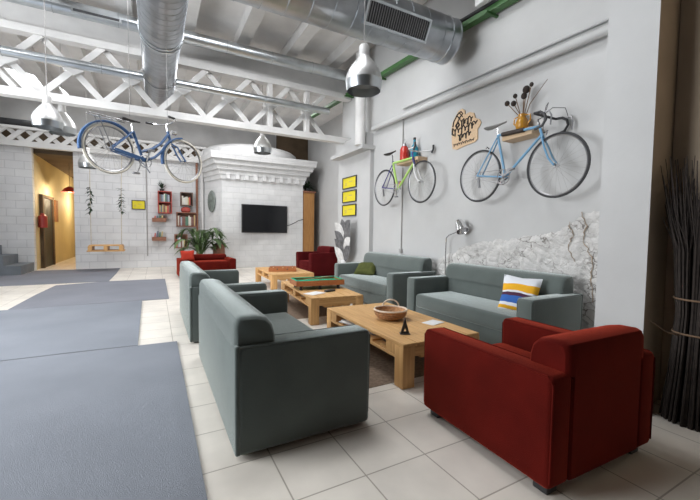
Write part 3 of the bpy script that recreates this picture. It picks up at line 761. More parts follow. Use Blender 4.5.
T(CB, 'rack', M['steelgrey'], [[(-.25, .40, s_ * .05), (.22, .40, s_ * .05)] for s_ in (-1, 1)] + [[(-.15, .40, s_ * .05), (0, 0, s_ * .06)] for s_ in (-1, 1)], .006, 6)
crank(CB, bbp, .085, R(70))
T(CB, 'kickstand', M['chrome'], [[(.36, -.07, -.05), (.47, -.25, -.10)]], .009, 6)
# the wires that hold it
cw = math.cos(math.atan2(.535, .905)); sw = math.sin(math.atan2(.535, .905))
for k, (u_, z_) in enumerate(((.26, 2.84), (.80, 2.90))):
    o = MB().tube([(-.50 + u_ * cw, 5.69 + u_ * sw, z_), (-.50 + u_ * cw, 5.69 + u_ * sw, CEIL - .0)], .004, 6).build('hanging_wire', M['cord'])
    tag(o, ['thin wire holding the saddle end of the hanging blue bicycle', 'thin wire holding the handlebar end of the hanging blue bicycle'][k], 'wire')

# ------------------------------------------------------------------ wall shelves, bottles, sign
o = MB().box(4.08, 4.3, 2.88, 3.32, 2.53, 2.625, .006, 1).build('shelf_block', M['ply']); tag(o, 'pale wooden shelf block holding the light blue road bicycle', 'shelf')
o = MB().box(4.08, 4.3, 5.06, 5.70, 2.58, 2.65, .006, 1).build('shelf_block', M['ply']); tag(o, 'pale wooden shelf block holding the lime bicycle', 'shelf')
# amber jug with dried thistles
jg = thing('jug', (4.185, 3.10, 2.626), 0, 'amber glass jug on the pale shelf above the blue bicycle', 'jug')
MB().lathe([(0, 0), (.055, 0), (.085, .05), (.095, .11), (.07, .18), (.05, .21), (.058, .25), (.05, .25), (.042, .21), (.06, .18), (.083, .11), (.075, .05), (.05, .012), (0, .012)], 24).build('body', M['amber'], jg)
MB().tube([(0, .055, .23), (0, .13, .22), (0, .14, .14), (0, .09, .09)], .011, 8).build('handle', M['amber'], jg)
MB().tube([(0, -.055, .23), (0, -.13, .22), (0, -.14, .14), (0, -.09, .09)], .011, 8).build('handle', M['amber'], jg)
th = thing('dried_flowers', (4.185, 3.10, 2.64), 0, 'dried thistles with round dark heads in the amber jug', 'flowers')
for k, (dy, dz, rr) in enumerate(((.22, .40, .033), (.10, .46, .028), (.12, .37, .034), (-.06, .49, .045), (-.03, .42, .038), (-.13, .53, .026))):
    stn = MB().tube([(0, 0, .0), (0, dy * .25, .2), (-.02, dy, dz)], .006, 6).build('stem', M['stem'], th)
    MB().sphere((-.02, dy, dz), rr, (1, 1, 1.1)).build('flower_head', M['thistle'], stn)
MB().tube([(0, 0, .02), (0, -.10, .3), (-.02, -.34, .52)], [.006, .006, .003], 6).build('stem', M['stem'], th)
jg.scale = (.86, .86, .86)
# red lantern and teal bottle on the other shelf
ln = thing('lantern', (4.19, 5.60, 2.651), 0, 'red glass lantern on the shelf above the lime bicycle', 'lantern')
MB().lathe([(0, 0), (.075, 0), (.085, .03), (.085, .22), (.055, .28), (0, .28)], 20).build('body', M['redglass'], ln)
MB().lathe([(0, .28), (.05, .28), (.03, .34), (0, .35)], 16).build('cap', M['steelgrey'], ln)
MB().tube([(0, .05 * math.cos(a_), .34 + .07 * math.sin(a_)) for a_ in [PI * k / 10 for k in range(11)]], .005, 6).build('handle', M['steelgrey'], ln)
bo = thing('bottle', (4.19, 5.30, 2.651), 0, 'teal glass bottle beside the red lantern on the shelf', 'bottle')
MB().lathe([(0, 0), (.06, 0), (.07, .03), (.07, .19), (.025, .27), (.022, .34), (0, .34)], 20).build('body', M['tealglass'], bo)
MB().lathe([(0, .34), (.026, .34), (.026, .38), (0, .38)], 12).build('cap', M['dark'], bo)

# plywood sign with burnt script
sg = thing('sign', (4.298, 4.18, 2.945), R(-90), 'plywood cut out sign with black script lettering on the wall', 'sign'); sg.scale = (.94, 1, .92)
out = [(-.27, -.30), (-.29, -.18), (-.30, -.05), (-.31, .06), (-.29, .16), (-.22, .25), (-.15, .33), (-.07, .345), (-.01, .30), (.0, .23), (.10, .24), (.19, .20), (.22, .11), (.30, .07), (.34, .01), (.31, -.05), (.27, -.08), (.28, -.24), (.22, -.28), (0, -.30), (-.18, -.33)]
MB().prism(out, 'y', -.014, 0).build('board', M['ply'], sg, smooth=False)
sk = MB()
def stroke(pts, r): sk.tube([(x_, -.0165, z_) for x_, z_ in pts], r, 6)
# hand-lettered flourishes: three rows of brush script and one small row
stroke([(-.27, .08), (-.25, .17), (-.17, .27), (-.09, .30), (-.05, .26), (-.12, .20), (-.16, .14)], .012)
stroke([(-.19, .26), (-.10, .17)], .011); stroke([(-.14, .30), (-.05, .20)], .008)
stroke([(-.27, .06), (-.28, -.04), (-.24, -.07)], .016)
stroke([(-.19, .09 ), (-.15, .14), (-.12, .08), (-.17, .04), (-.20, .09)], .018)
def script(x0, x1, z, h, n, r):
    pts = []
    for k in range(n * 8 + 1):
        f = k / (n * 8); a_ = 2 * PI * k / 8
        pts.append((x0 + (x1 - x0) * f + .32 * h * math.sin(a_) * .6, z + h * .5 * math.cos(a_) * (1 + .5 * math.sin(k * .37)) + f * .01))
    stroke(pts, r)
script(-.10, .17, .10, .10, 4, .010); script(-.25, .20, -.02, .10, 6, .011); script(.12, .27, .02, .07, 2, .011); script(-.14, .14, -.13, .08, 4, .013); script(-.25, .21, -.245, .035, 11, .006)
stroke([(-.02, .17), (-.03, .05)], .010); stroke([(.08, .17), (.05, .05)], .010); stroke([(-.05, -.10), (-.09, -.20)], .010)
sk.build('lettering', M['ink'], sg)

# yellow pictures
def picture(loc, rz, w, h, label, cat='picture', name='framed_picture', group=None):
    r = thing(name, loc, rz, label, cat, group)
    b_ = MB(); t_ = .022
    b_.box(-w / 2, w / 2, -.03, 0, -h / 2, -h / 2 + t_).box(-w / 2, w / 2, -.03, 0, h / 2 - t_, h / 2).box(-w / 2, -w / 2 + t_, -.03, 0, -h / 2 + t_, h / 2 - t_).box(w / 2 - t_, w / 2, -.03, 0, -h / 2 + t_, h / 2 - t_)
    b_.build('frame', M['dark'], r, smooth=False)
    MB().box(-w / 2 + t_, w / 2 - t_, -.015, -.001, -h / 2 + t_, h / 2 - t_).build('poster', M['posteryellow'], r, smooth=False)
    mk = MB()
    for k in range(3): mk.box(-w * .3, -w * .3 + w * .12, -.017, -.0149, -h * .2 + k * h * .09, -h * .2 + k * h * .09 + h * .03)
    mk.box(-w * .02, w * .22, -.017, -.0149, h * .06, h * .10)
    mk.build('print', M['crack'], r, smooth=False)
    return r
for k, zz in enumerate((2.50, 2.165, 1.83)):
    picture((4.198, 7.78, zz), R(-90), .70, .285, ['yellow picture hung highest of three on the pilaster', 'yellow picture between two others on the pilaster', 'yellow picture hung lowest of three on the pilaster'][k], group='yellow pictures on the pilaster')
picture((-.465, 14.198, 2.13), 0, .40, .31, 'yellow picture in a dark frame between the swing and book crates')

# television on bracket
tv = thing('television', (3.47, 12.86, 1.73), R(5), 'black flat screen television on the white chimney breast', 'television')
MB().box(-.84, .84, -.10, -.05, -.50, .49, .008).build('bezel', M['dark'], tv)
MB().box(-.815, .815, -.1025, -.0995, -.475, .465).build('screen', M['tv'], tv, smooth=False)
MB().box(-.25, .25, -.05, .05, -.2, .2).build('bracket', M['dark'], tv, smooth=False)
MB().tube([(.84, -.10, -.22), (.95, -.14, -.19), (1.1, -.16, -.12), (1.25, -.17, -.03), (1.46, -.18, .02)], .016, 6).build('cable', M['dark'], tv)
# oval disc on the chimney's side
o = MB().lathe([(0, 0), (.30, 0), (.32, .02), (.30, .045), (.22, .05), (0, .035)], 32, mtx=Matrix.Diagonal((.85, 1.2, 1, 1))).build('wall_clock', M['mirror'])
o.location = (1.80, 13.56, 2.32); o.rotation_euler = (R(90), 0, R(-72)); tag(o, 'grey green oval wall clock on the side of the chimney', 'clock')

# orange board with plants on top
wb = thing('cupboard', (5.27, 12.95, 0), 0, 'tall orange wooden cupboard beside the chimney', 'cupboard')
MB().box(-.3, .17, 0, .35, 0, 2.78, .01).build('body', M['board'], wb)
MB().box(-.34, .22, -.04, .37, 2.78, 2.84, .006).build('top', M['cratewood'], wb)
MB().prism([(-.3, 1.2), (-.3, 2.0), (-.36, 1.95), (-.42, 1.75), (-.38, 1.55), (-.41, 1.35), (-.36, 1.22)], 'y', 0, .05).build('fretwork', M['board'], wb, smooth=False)

def leafblade(b_, p0, d, up, L, w, droop, n=6):
    p0 = Vector(p0); d = Vector(d).normalized(); s_ = d.cross(Vector(up)).normalized(); prev = None
    for k in range(n + 1):
        f = k / n
        c_ = p0 + d * (L * f) + Vector((0, 0, -droop * f * f))
        ww = w * math.sin(PI * min(1, .12 + .88 * f)) * .5 + .001
        row = [b_.bm.verts.new(c_ - s_ * ww + Vector((0, 0, ww * .35))), b_.bm.verts.new(c_), b_.bm.verts.new(c_ + s_ * ww + Vector((0, 0, ww * .35)))]
        if prev:
            for q in range(2): b_.bm.faces.new((prev[q], prev[q + 1], row[q + 1], row[q]))
        prev = row
pl = thing('potted_plant', (5.22, 13.1, 2.841), 0, 'dark bushy potted plant on top of the orange cupboard', 'plant')
MB().lathe([(0, 0), (.10, 0), (.13, .12), (.11, .12), (0, .11)], 16).build('pot', M['dark'], pl)
b = MB()
for k in range(60):
    a_ = random.uniform(0, 2 * PI); e_ = random.uniform(.05, 1.3)
    leafblade(b, (0, 0, .11), (math.cos(a_) * math.cos(e_) * 1.3, math.sin(a_) * math.cos(e_) * .6, math.sin(e_)), (0, 0, 1.01), random.uniform(.25, .5), .06, .12)
b.build('foliage', M['leafdark'], pl)

# grey dried leaves standing behind the far sofa
dl = thing('leaf_decoration', (4.02, 7.72, 0), 0, 'tall vase of grey and white dried palm leaves below the yellow pictures', 'decoration')
MB().lathe([(0, 0), (.10, 0), (.12, .3), (.07, .55), (.06, .62), (0, .62)], 16).build('vase', M['white'], dl)
for k in range(8):
    b = MB(); sgn = -1 if k % 2 else 1
    z0 = .62 + .10 * k
    leafblade(b, (0, 0, z0 - .12), (-.12, sgn * .75 - .1, .7), (1, 0, .01), .56, .30, -.02)
    b.build('leaf', M['silverleaf'] if k % 3 else M['silverpale'], dl)
leafblade(b := MB(), (0, 0, 1.2), (-.1, .1, 1), (1, 0, 0), .42, .30, 0); b.build('leaf', M['silverleaf'], dl)
MB().tube([(0, 0, .5), (0, 0, 1.4)], .010, 6).build('stem', M['stem'], dl)

# palm behind the red armchair
pp = thing('potted_palm', (1.26, 12.05, 0), 0, 'green palm with arching fronds behind the red armchair', 'plant')
MB().lathe([(0, 0), (.20, 0), (.27, .46), (.28, .5), (.24, .5), (0, .45)], 24).build('pot', M['pot'], pp)
for k in range(22):
    a_ = 2 * PI * k / 22 * 2.4 + random.uniform(-.2, .2); sp_ = random.uniform(.3, .85); hh = random.uniform(.3, .95)
    b = MB(); pts = []
    for q in range(11):
        f = q / 10
        pts.append(Vector((math.cos(a_) * sp_ * f, math.sin(a_) * sp_ * .8 * f, .5 + hh * math.sin(f * 2.0) / .95 - .25 * sp_ * f * f)))
    b.tube(pts, .010, 5)
    for q in range(3, 11):
        d_ = (pts[q] - pts[q - 1]).normalized(); sd = d_.cross(Vector((0, 0, 1))).normalized()
        for s_ in (-1, 1):
            for hf in (0, .5):
                leafblade(b, pts[q - 1].lerp(pts[q], hf), d_ * .7 + sd * s_ * .8 + Vector((0, 0, .05)), (0, 0, 1), .27, .034, .09, 4)
    b.build('frond', M['leaf'], pp)
pp2 = thing('potted_plant', (1.86, 12.5, 0), 0, 'brown pot with dark leaves beside the green palm', 'plant')
MB().lathe([(0, 0), (.16, 0), (.19, .55), (.18, .85), (.16, .85), (0, .8)], 24).build('pot', M['cratewood'], pp2)
b = MB()
for k in range(40):
    a_ = random.uniform(0, 2 * PI); e_ = random.uniform(.2, 1.4)
    leafblade(b, (0, 0, .8), (math.cos(a_) * math.cos(e_), math.sin(a_) * math.cos(e_), math.sin(e_)), (0, 0, 1.01), random.uniform(.2, .45), .07, .1)
b.build('foliage', M['leafdark'], pp2)

# ------------------------------------------------------------------ book crates on the back wall
def crate(x0, x1, z0, z1, m, label, nb, bh, blab, bgroup, mid=False, lean=0):
    r = thing('wall_crate', ((x0 + x1) / 2, 14.198, z0), 0, label, 'crate')
    w = x1 - x0; h = z1 - z0; t_ = .03; d_ = .30
    b_ = MB()
    b_.box(-w / 2, w / 2, -d_, 0, 0, t_).box(-w / 2, w / 2, -d_, 0, h - t_, h).box(-w / 2, -w / 2 + t_, -d_, 0, t_, h - t_).box(w / 2 - t_, w / 2, -d_, 0, t_, h - t_)
    if mid: b_.box(-w / 2 + t_, w / 2 - t_, -d_, 0, h / 2 - t_ / 2, h / 2 + t_ / 2)
    b_.build('frame', m, r, smooth=False)
    MB().box(-w / 2 + t_, w / 2 - t_, -.02, -.002, t_, h - t_).build('back', m, r, smooth=False)
    levels = [0, h / 2 - t_ / 2] if mid else [0]
    for li, lz in enumerate(levels):
        room = (h / 2 - 1.5 * t_) if mid else (h - 2 * t_)
        xx = x0 + t_ + .012
        for k in range(nb):
            tw = random.uniform(.035, .055); hb_ = min(room - .012, bh * random.uniform(.8, 1.05))
            if xx + tw > x1 - t_ - .01: break
            o_ = MB().box(-tw / 2, tw / 2, -.22, 0, 0, hb_, .004, 1).build('book', random.choice(M['books']))
            o_.location = (xx + tw / 2, 14.198 - .05, z0 + lz + t_ + .001)
            xx += tw + .003
            tag(o_, blab if not mid else blab + (' lower half' if li == 0 else ' upper half'), 'book', bgroup if not mid else bgroup + (' below' if li == 0 else ' above'))
    return r
def openbox(x0, x1, z0, m, label, nb, blab, bgroup):
    r = thing('wall_box', ((x0 + x1) / 2, 14.198, z0), 0, label, 'crate')
    w = x1 - x0; t_ = .025; d_ = .26; h = .13
    b_ = MB().box(-w / 2, w / 2, -d_, 0, 0, t_).box(-w / 2, w / 2, -d_, -d_ + t_, t_, h).box(-w / 2, -w / 2 + t_, -d_ + t_, 0, t_, h).box(w / 2 - t_, w / 2, -d_ + t_, 0, t_, h).box(-w / 2 + t_, w / 2 - t_, -t_, 0, t_, h)
    b_.build('frame', m, r, smooth=False)
    xx = x0 + .06
    for k in range(nb):
        tw = random.uniform(.03, .05)
        if xx + tw > x1 - .08: break
        hb_ = random.uniform(.15, .20) if z0 > 1.5 else random.uniform(.22, .32)
        o_ = MB().box(0, tw, -.17, 0, 0, hb_, .004, 1).build('book', M['books'][(1, 2, 4, 5, 6, 7)[k % 6]]); o_.location = (xx, 14.198 - .06, z0 + t_ + .012); o_.rotation_euler = (0, R(6), 0)
        xx += tw + .028
        tag(o_, blab, 'book', bgroup)
crate(.11, .54, 1.86, 2.62, M['cratered'], 'red two storey crate of books, uppermost near the picture', 9, .27, 'book in the red two storey crate,', 'books in the red crate', mid=True)
crate(.81, 1.21, 2.15, 2.62, M['cratedark'], 'dark brown crate of books, uppermost beside the chimney pipes', 8, .30, 'book standing in the dark brown crate beside the chimney pipes', 'books in the dark upper crate')
crate(.68, 1.36, 1.42, 1.92, M['cratewood'], 'wide brown crate of books above the palm', 14, .36, 'book standing in the wide brown crate above the palm', 'books in the wide crate')
crate(.61, 1.02, .66, 1.15, M['cratewood'], 'brown crate of books lowest on the wall behind the palm', 8, .34, 'book standing in the lowest brown crate behind the palm', 'books in the low crate')
openbox(-.07, .36, 1.57, M['cratewood'], 'shallow brown book box directly under the red crate', 6, 'book leaning in the shallow box under the red crate', 'books in the upper shallow box')
openbox(-.08, .35, .92, M['cratewood'], 'shallow brown book box lowest on the left of the crates', 6, 'book leaning in the lower shallow box by the swing side', 'books in the lower shallow box')
o = MB().lathe([(0, 0), (.11, 0), (.16, .05), (.15, .13), (.09, .19), (0, .2)], 20).build('red_hat', M['cratered']); o.location = (.98, 14.03, 1.921); tag(o, 'red hat lying on the wide brown book crate', 'hat')
sp_ = thing('potted_plant', (.24, 14.05, 2.601), 0, 'small dark spiky plant on top of the red crate', 'plant')
MB().lathe([(0, 0), (.06, 0), (.075, .1), (0, .1)], 14).build('pot', M['dark'], sp_)
b = MB()
for k in range(26):
    a_ = random.uniform(0, 2 * PI); e_ = random.uniform(.7, 1.5)
    leafblade(b, (0, 0, .1), (math.cos(a_) * math.cos(e_), math.sin(a_) * math.cos(e_), math.sin(e_)), (0, 0, 1.01), random.uniform(.2, .36), .03, .03)
b.build('foliage', M['leafdark'], sp_)
# pipes by the chimney and conduits
for k, xx in enumerate((1.36, 1.54)):
    o = MB().tube([(xx, 14.12, 0), (xx, 14.12, 3.7)], .04, 10).build('wall_pipe', M['beam'] if k else M['cratewood']); tag(o, ['brown upright pipe on the back wall beside the chimney', 'white upright pipe close against the chimney side'][k], 'pipe')
o = MB().tube([(-.22, 14.18, .4), (-.22, 14.18, 3.6)], .018, 8).build('conduit', M['cord']); tag(o, 'thin grey conduit on the back wall beside the yellow picture', 'conduit')

# ------------------------------------------------------------------ pallet swing
sw_ = thing('swing', (-1.30, 13.3, .62), 0, 'wooden pallet swing hanging before the white brick wall', 'swing')
b = MB()
for k in range(4): b.box(-.42, .42, -.30 + .155 * k, -.17 + .155 * k, .165, .20, .003, 1)
b.build('seat', M['pinex'], sw_)
b = MB()
for xx in (-.44, -.05, .34): b.box(xx, xx + .1, -.31, .31, .04, .164, .003, 1)
for k in range(3): b.box(-.47, .47, -.30 + .25 * k, -.20 + .25 * k, 0, .039, .003, 1)
b.build('pallet_frame', M['pinex'], sw_)
for sx in (-1, 1):
    ro = MB().tube([(sx * .39, 0, .2), (sx * .40, .1, 2.0), (sx * .42, .35, 3.12)], .012, 6).build('rope', M['rope'], sw_)
    b = MB()
    for k in range(46):
        zz = random.uniform(1.15, 1.95); a_ = random.uniform(0, 2 * PI)
        leafblade(b, (sx * .395, .07, zz), (math.cos(a_), math.sin(a_), random.uniform(-.6, .6)), (0, 0, 1.02), random.uniform(.08, .17), .05, .05, 3)
    b.build('garland', M['leafdark'], ro)

# corridor items
o = MB().tube([(0, 0, 0), (0, 0, .36), (0, 0, .40), (0, 0, .46)], [.12, .12, .06, .04], 14).build('fire_extinguisher', M['extred']); o.location = (-3.12, 14.75, 1.32); tag(o, 'red fire extinguisher on the corridor wall before the dark doorway', 'fire extinguisher')
o = MB().box(-3.25, -3.21, 16.9, 17.4, 1.55, 2.35, .005).build('notice_board', M['pot']); tag(o, 'small brown framed notice on the yellow corridor wall', 'notice')

# ------------------------------------------------------------------ twig bundle
tb = thing('twig_bundle', (3.29, 1.02, 0), 0, 'tall bundle of dark twigs leaning on the brown wall', 'twigs')
b = MB()
for k in range(210):
    a_ = random.uniform(0, 2 * PI); q = math.sqrt(random.random())
    def at(z, rx, ry, ox):
        return (ox + rx * q * math.cos(a_), ry * q * math.sin(a_), z)
    h_ = random.uniform(1.4, 1.86)
    j = lambda s_: random.uniform(-s_, s_)
    pts = [at(0, .15, .17, .0), at(.35, .13, .14, .02), at(.75, .115, .125, .04), at(1.2, .135, .16, .05), (at(h_, .17, .22, .03)[0] + j(.03), at(h_, .17, .22, .05)[1] + j(.05), h_)]
    if pts[-1][0] > .19: pts[-1] = (.185, pts[-1][1], h_)
    b.tube(pts, [.008, .007, .006, .005, .002], 5)
b.build('twigs', M['twig'], tb)
for zz in (.62, .86):
    MB().tube([(.04 + .125 * math.cos(a_), .137 * math.sin(a_), zz) for a_ in [2 * PI * k / 24 for k in range(24)]], .007, 6, closed=True).build('binding', M['stem'], tb)
MB().tube([(-.05, .06, .60), (-.16, .10, .63), (-.26, .16, .71)], [.006, .005, .003], 5).build('loose_twig', M['stem'], tb)

# ------------------------------------------------------------------ reading lamp behind sofas
fl = thing('floor_lamp', (4.2, 4.44, 0), 0, 'silver reading lamp with a curved neck between the wall sofas', 'lamp')
MB().lathe([(0, 0), (.10, 0), (.10, .02), (.02, .03), (0, .03)], 20, (-.02, 0, 0)).build('base', M['chrome'], fl)
MB().tube([(0, 0, .02), (0, 0, 1.12), (-.01, -.02, 1.22), (-.02, -.09, 1.27), (-.03, -.2, 1.30), (-.03, -.30, 1.34)], .010, 8).build('pole', M['chrome'], fl)
hd = MB().lathe([(0, .12), (.045, .12), (.07, .07), (.10, -.08), (.09, -.08), (.05, .05), (0, .07)], 20)
bmesh.ops.transform(hd.bm, matrix=Matrix.Translation((-.05, -.37, 1.40)) @ Matrix.Rotation(R(-35), 4, 'X') @ Matrix.Rotation(R(10), 4, 'Y'), verts=hd.bm.verts)
hd.build('lamp_shade', M['chrome'], fl)

# ------------------------------------------------------------------ pendant lamps
def pendant(x, y, z, top, label, s=1., name='pendant_lamp'):
    r = thing(name, (x, y, z), 0, label, 'pendant lamp', 'aluminium pendant lamps')
    MB().lathe([(.222 * s, .11 * s), (.218 * s, .16 * s), (.20 * s, .215 * s), (.168 * s, .275 * s), (.125 * s, .335 * s), (.085 * s, .385 * s), (.068 * s, .41 * s), (.062 * s, .405 * s), (.08 * s, .378 * s), (.12 * s, .328 * s), (.16 * s, .27 * s), (.192 * s, .21 * s), (.21 * s, .155 * s), (.214 * s, .11 * s)], 32).build('shade', M['alu'], r)
    MB().lathe([(.205 * s, 0), (.215 * s, .05 * s), (.224 * s, .112 * s), (.216 * s, .112 * s), (.207 * s, .05 * s), (.197 * s, 0)], 32).build('rim', M['galv2'], r)
    MB().lathe([(0, .55 * s), (.05 * s, .55 * s), (.062 * s, .53 * s), (.066 * s, .40 * s), (.03 * s, .38 * s), (0, .38 * s)], 20).build('socket', M['beam'], r)
    MB().sphere((0, 0, .28 * s), .06 * s, (1, 1, 1.3)).build('bulb', M['white'], r)
    MB().tube([(0, 0, .54 * s), (0, 0, top - z)], .005, 6).build('cord', M['cord'], r)
    return r
pendant(2.27, 3.88, 3.02, CEIL, 'largest aluminium pendant lamp, hanging in front of the round duct')
pendant(-1.20, 6.05, 2.60, CEIL, 'aluminium pendant lamp below the skylight, before the truss', .74)
pendant(2.40, 9.07, 3.24, CEIL, 'aluminium pendant lamp hanging in front of the chimney dome')
pendant(-1.55, 8.93, 3.14, CEIL, 'aluminium pendant lamp half hidden behind the one below the skylight')
pendant(-1.60, 12.3, 2.98, CEIL, 'aluminium pendant lamp behind the rear wheel of the hanging bicycle')
cl = thing('pendant_lamp', (-2.62, 16.0, 2.58), 0, 'warm pendant lamp lit inside the yellow corridor', 'pendant lamp')
MB().lathe([(.24, 0), (.16, .12), (.05, .2), (0, .2)], 24).build('shade', M['extred'], cl)
MB().sphere((0, 0, .05), .07).build('bulb', M['bulb'], cl)
MB().tube([(0, 0, .2), (0, 0, 1.02)], .006, 6).build('cord', M['dark'], cl)

# ------------------------------------------------------------------ ducts and pipes
def seams(b_, axis, c, r, a0, a1, step, t=.008):
    x_ = a0
    while x_ < a1:
        pts = []
        for k in range(36):
            a_ = 2 * PI * k / 36
            p_ = (r * math.cos(a_), r * math.sin(a_))
            pts.append((c[0] + p_[0], x_, c[1] + p_[1]) if axis == 'y' else (x_, c[0] + p_[0], c[1] + p_[1]))
        b_.tube(pts, t, 5, closed=True); x_ += step
md = thing('air_duct', (.13, 2.5, 4.33), 0, 'wide round metal duct running overhead toward the truss', 'duct')
for y0_, y1_, r_ in ((-5.0, 3.85, .30), (3.85, 6.6, .285)):
    tu = MB().tube([(0, y0_, 0), (0, y1_, 0)], r_, 40).build('duct_tube', M['galv'], md)
    b = MB(); seams(b, 'y', (0, 0), r_, y0_ + .1, y1_ - .05, .14, .004); b.build('spiral_seam', M['galv'], tu)
for yy, r_ in ((3.80, .304), (3.90, .304), (5.6, .288)):
    b = MB(); seams(b, 'y', (0, 0), r_, yy, yy + .05, .2, .012); b.build('joint_band', M['galv2'], md)
# thin branches leaving it on both sides in front of the truss
for xa, xb in ((-5.2, -.27), (.27, 3.45)):
    br_ = MB().tube([(xa, 5.22, -.25), (xb, 5.22, -.25)], .075, 20).build('branch_pipe', M['galv2'], md)
    b = MB(); x_ = xa + .4
    while x_ < xb - .2:
        b.tube([(x_, 5.22 + .076 * math.cos(2 * PI * k / 24), -.25 + .076 * math.sin(2 * PI * k / 24)) for k in range(24)], .006, 5, closed=True); x_ += 1.3
    b.build('joint_band', M['galv'], br_)
d2 = thing('air_duct', (3.95, 4.25, 4.20), 0, 'round metal duct with a long grille ending near the bike wall', 'duct')
MB().tube([(-3.49, 0, 0), (0, 0, 0)], .31, 40).build('duct_tube', M['galv'], d2)
b = MB(); seams(b, 'x', (0, 0), .31, -3.4, -.3, .28, .005); b.build('seam', M['galv'], d2)
b = MB(); seams(b, 'x', (0, 0), .313, -.16, .01, .15, .008); b.build('joint_band', M['galv2'], d2)
rot = Matrix.Rotation(R(28), 4, 'X')
gr = MB(); gr.box(-1.62, -.62, -.345, -.25, -.145, -.115, mtx=rot).box(-1.62, -.62, -.345, -.25, .115, .145, mtx=rot).box(-1.62, -1.59, -.345, -.25, -.115, .115, mtx=rot).box(-.65, -.62, -.345, -.25, -.115, .115, mtx=rot)
go = gr.build('grille_frame', M['galv2'], d2, smooth=False)
MB().box(-1.59, -.65, -.325, -.25, -.115, .115, mtx=rot).build('grille_opening', M['darkhole'], go, smooth=False)
gb = MB()
for k in range(26): gb.box(-1.58 + .0358 * k, -1.571 + .0358 * k, -.34, -.325, -.115, .115, mtx=rot)
gb.build('grille_slats', M['steelgrey'], go, smooth=False)
p1 = thing('ventilation_pipe', (-1, 8.0 - .40, 4.92), 0, 'galvanised pipe crossing the hall just under the ceiling beams', 'pipe')
MB().tube([(-4.1, 0, 0), (5.2, 0, 0)], .115, 24).build('pipe_tube', M['galv2'], p1)
sv = MB().box(-.15, .55, -.125, -.05, -.09, -.03); sv.build('slot_vent', M['galv2'], p1, smooth=False)
MB().box(-.12, .52, -.128, -.12, -.08, -.04).build('slot', M['darkhole'], p1, smooth=False)
b = MB(); seams(b, 'x', (0, 0), .117, -4, 5, .9, .005); b.build('joint_band', M['galv'], p1)
# green cable tray along the bike wall
ct = thing('cable_tray', (4.18, 1.62, 4.28), 0, 'green cable tray running along the top of the bike wall', 'cable tray')
def slope(y): return .0
b = MB(); b.box(-.06, .06, 0, 8.8, 0, .012).box(-.06, -.05, 0, 8.8, .012, .07).box(.05, .06, 0, 8.8, .012, .07)
b.build('channel', M['greentray'], ct, smooth=False)
for yy in (.6, 2.0, 3.4, 4.8, 6.2): MB().box(-.12, .12, yy, yy + .04, -.03, -.001).build('bracket', M['greentray'], ct, smooth=False)
MB().tube([(-.03, 0, .05), (-.05, 2, .10), (-.04, 2.6, .12), (-.03, 3.2, .06), (-.03, 8.8, .05)], .028, 8).build('cable', M['dark'], ct)
o = MB().box(3.97, 4.05, 3.45, 3.75, 4.46, 4.64, .006).build('junction_box', M['white']); tag(o, 'white junction box beside the green cable tray', 'junction box')

ct.rotation_euler = (R(2.8), 0, 0)
# white pipe along bike wall, round downpipe, conduits
o = MB().tube([(4.20, 1.6, 3.44), (4.20, 6.75, 3.54)], .05, 12).build('wall_pipe', M['plaster']); tag(o, 'thick white pipe along the bike wall', 'pipe')
o = MB().tube([(4.26, 1.6, 3.58), (4.26, 5.75, 3.70)], .022, 8).build('conduit', M['plaster']); tag(o, 'thin white conduit above the thick wall pipe', 'conduit')
o = MB().tube([(4.0, 6.96, 3.205), (4.0, 6.96, CEIL - .0)], .115, 20).build('downpipe', M['beam']); tag(o, 'thick round white downpipe standing on the pilaster ledge', 'pipe')
o = MB().tube([(4.28, 5.78, 3.60), (4.28, 5.78, 3.02)], .012, 8).build('conduit', M['cord']); tag(o, 'grey conduit dropping to the red lantern', 'conduit')
ld = thing('conduit', (4.28, 5.77, .95), 0, 'grey conduit with a switch below the lime bicycle', 'conduit')
MB().tube([(0, 0, 0), (0, 0, 1.62)], .010, 8).build('tube', M['cord'], ld)
MB().box(-.03, .015, -.035, .035, -.05, .03, .006).build('switch', M['cord'], ld)
# dark roll lying on the lattice
o = MB().tube([(-5.05, 14.1, 4.385), (-3.2, 14.1, 4.385), (-2.5, 14.1, 4.335)], [.10, .10, .05], 14).build('tarpaulin_roll', M['dark']); tag(o, 'dark rolled tarpaulin lying on the white lattice beam', 'tarpaulin')

# ------------------------------------------------------------------ light
def area(name, loc, rot, sx, sy, e, col=(1, 1, 1), spread=180):
    l = bpy.data.lights.new(name, 'AREA'); l.shape = 'RECTANGLE'; l.size = sx; l.size_y = sy; l.energy = e; l.color = col; l.spread = R(spread)
    o_ = bpy.data.objects.new(name, l); COL.objects.link(o_); o_.location = loc; o_.rotation_euler = rot
    return o_
# daylight through the band of side windows on the left
area('side_window_light', (-5.0, 4.7, 2.35), (0, R(-90), 0), 2.9, 4.6, 450, (.94, .97, 1.))
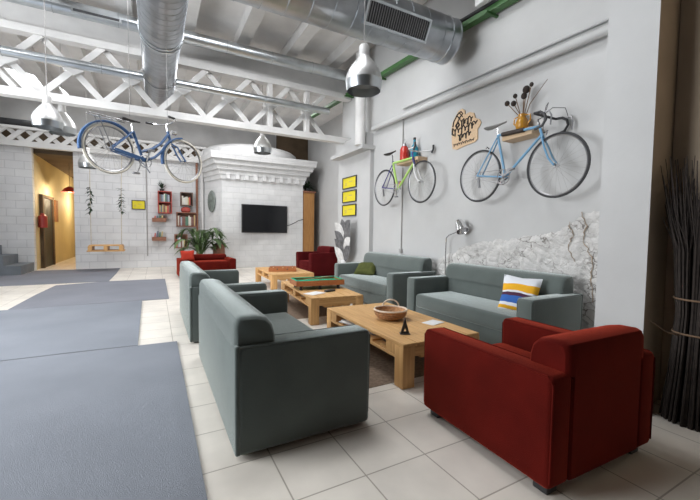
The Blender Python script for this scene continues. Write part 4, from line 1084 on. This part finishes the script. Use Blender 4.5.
# overhead lights: one inferred skylight, then two added fills
area('overhead_light', (.9, 4.7, 5.36), (0, 0, 0), 2.6, 2.4, 300, (.95, .97, 1.))
area('overhead_light', (-2.9, 3.5, 5.34), (0, R(-12), 0), 2.6, 2.0, 200, (.95, .97, 1.))  # added to light the back of the near sofa
area('overhead_light', (1.0, 10.9, 5.14), (0, 0, 0), 6.0, 2.0, 190, (.97, .98, 1.))  # added fill to brighten the chimney and back wall
for yy, e_ in ((16.0, 60), (19.5, 60)):
    l = bpy.data.lights.new('corridor_lamp', 'POINT'); l.energy = e_; l.color = (1., .82, .55); l.shadow_soft_size = .08
    o_ = bpy.data.objects.new('corridor_lamp', l); COL.objects.link(o_); o_.location = (-2.62, yy, 2.45)
w = bpy.data.worlds.new('World'); sc.world = w; w.use_nodes = True
w.node_tree.nodes['Background'].inputs[0].default_value = (.8, .88, 1, 1)
w.node_tree.nodes['Background'].inputs[1].default_value = .5

# ------------------------------------------------------------------ camera
F, YAW, PITCH, ROLL, HC = 360., R(28.5), math.atan(18 / 360.), R(.7), 1.3
f = Vector((math.sin(YAW) * math.cos(PITCH), math.cos(YAW) * math.cos(PITCH), -math.sin(PITCH)))
r0 = Vector((math.cos(YAW), -math.sin(YAW), 0)); u0 = r0.cross(f)
r1 = r0 * math.cos(ROLL) + u0 * math.sin(ROLL); u1 = u0 * math.cos(ROLL) - r0 * math.sin(ROLL)
cd = bpy.data.cameras.new('camera'); cam = bpy.data.objects.new('camera', cd); COL.objects.link(cam)
cd.sensor_width = 36; cd.lens = 36 * F / 700; cd.clip_start = .05; cd.clip_end = 200
mx = Matrix(((r1.x, u1.x, -f.x, 0), (r1.y, u1.y, -f.y, 0), (r1.z, u1.z, -f.z, HC), (0, 0, 0, 1)))
cam.matrix_world = mx
sc.camera = cam
sc.view_settings.view_transform = 'Standard'; sc.view_settings.look = 'None'
sc.view_settings.gamma = 1; sc.view_settings.use_curve_mapping = False
sc.view_settings.exposure = 0.23
sc.cycles.use_denoising = True
sc.cycles.max_bounces = 10
sc.cycles.diffuse_bounces = 6
sc.cycles.caustics_reflective = False; sc.cycles.caustics_refractive = False
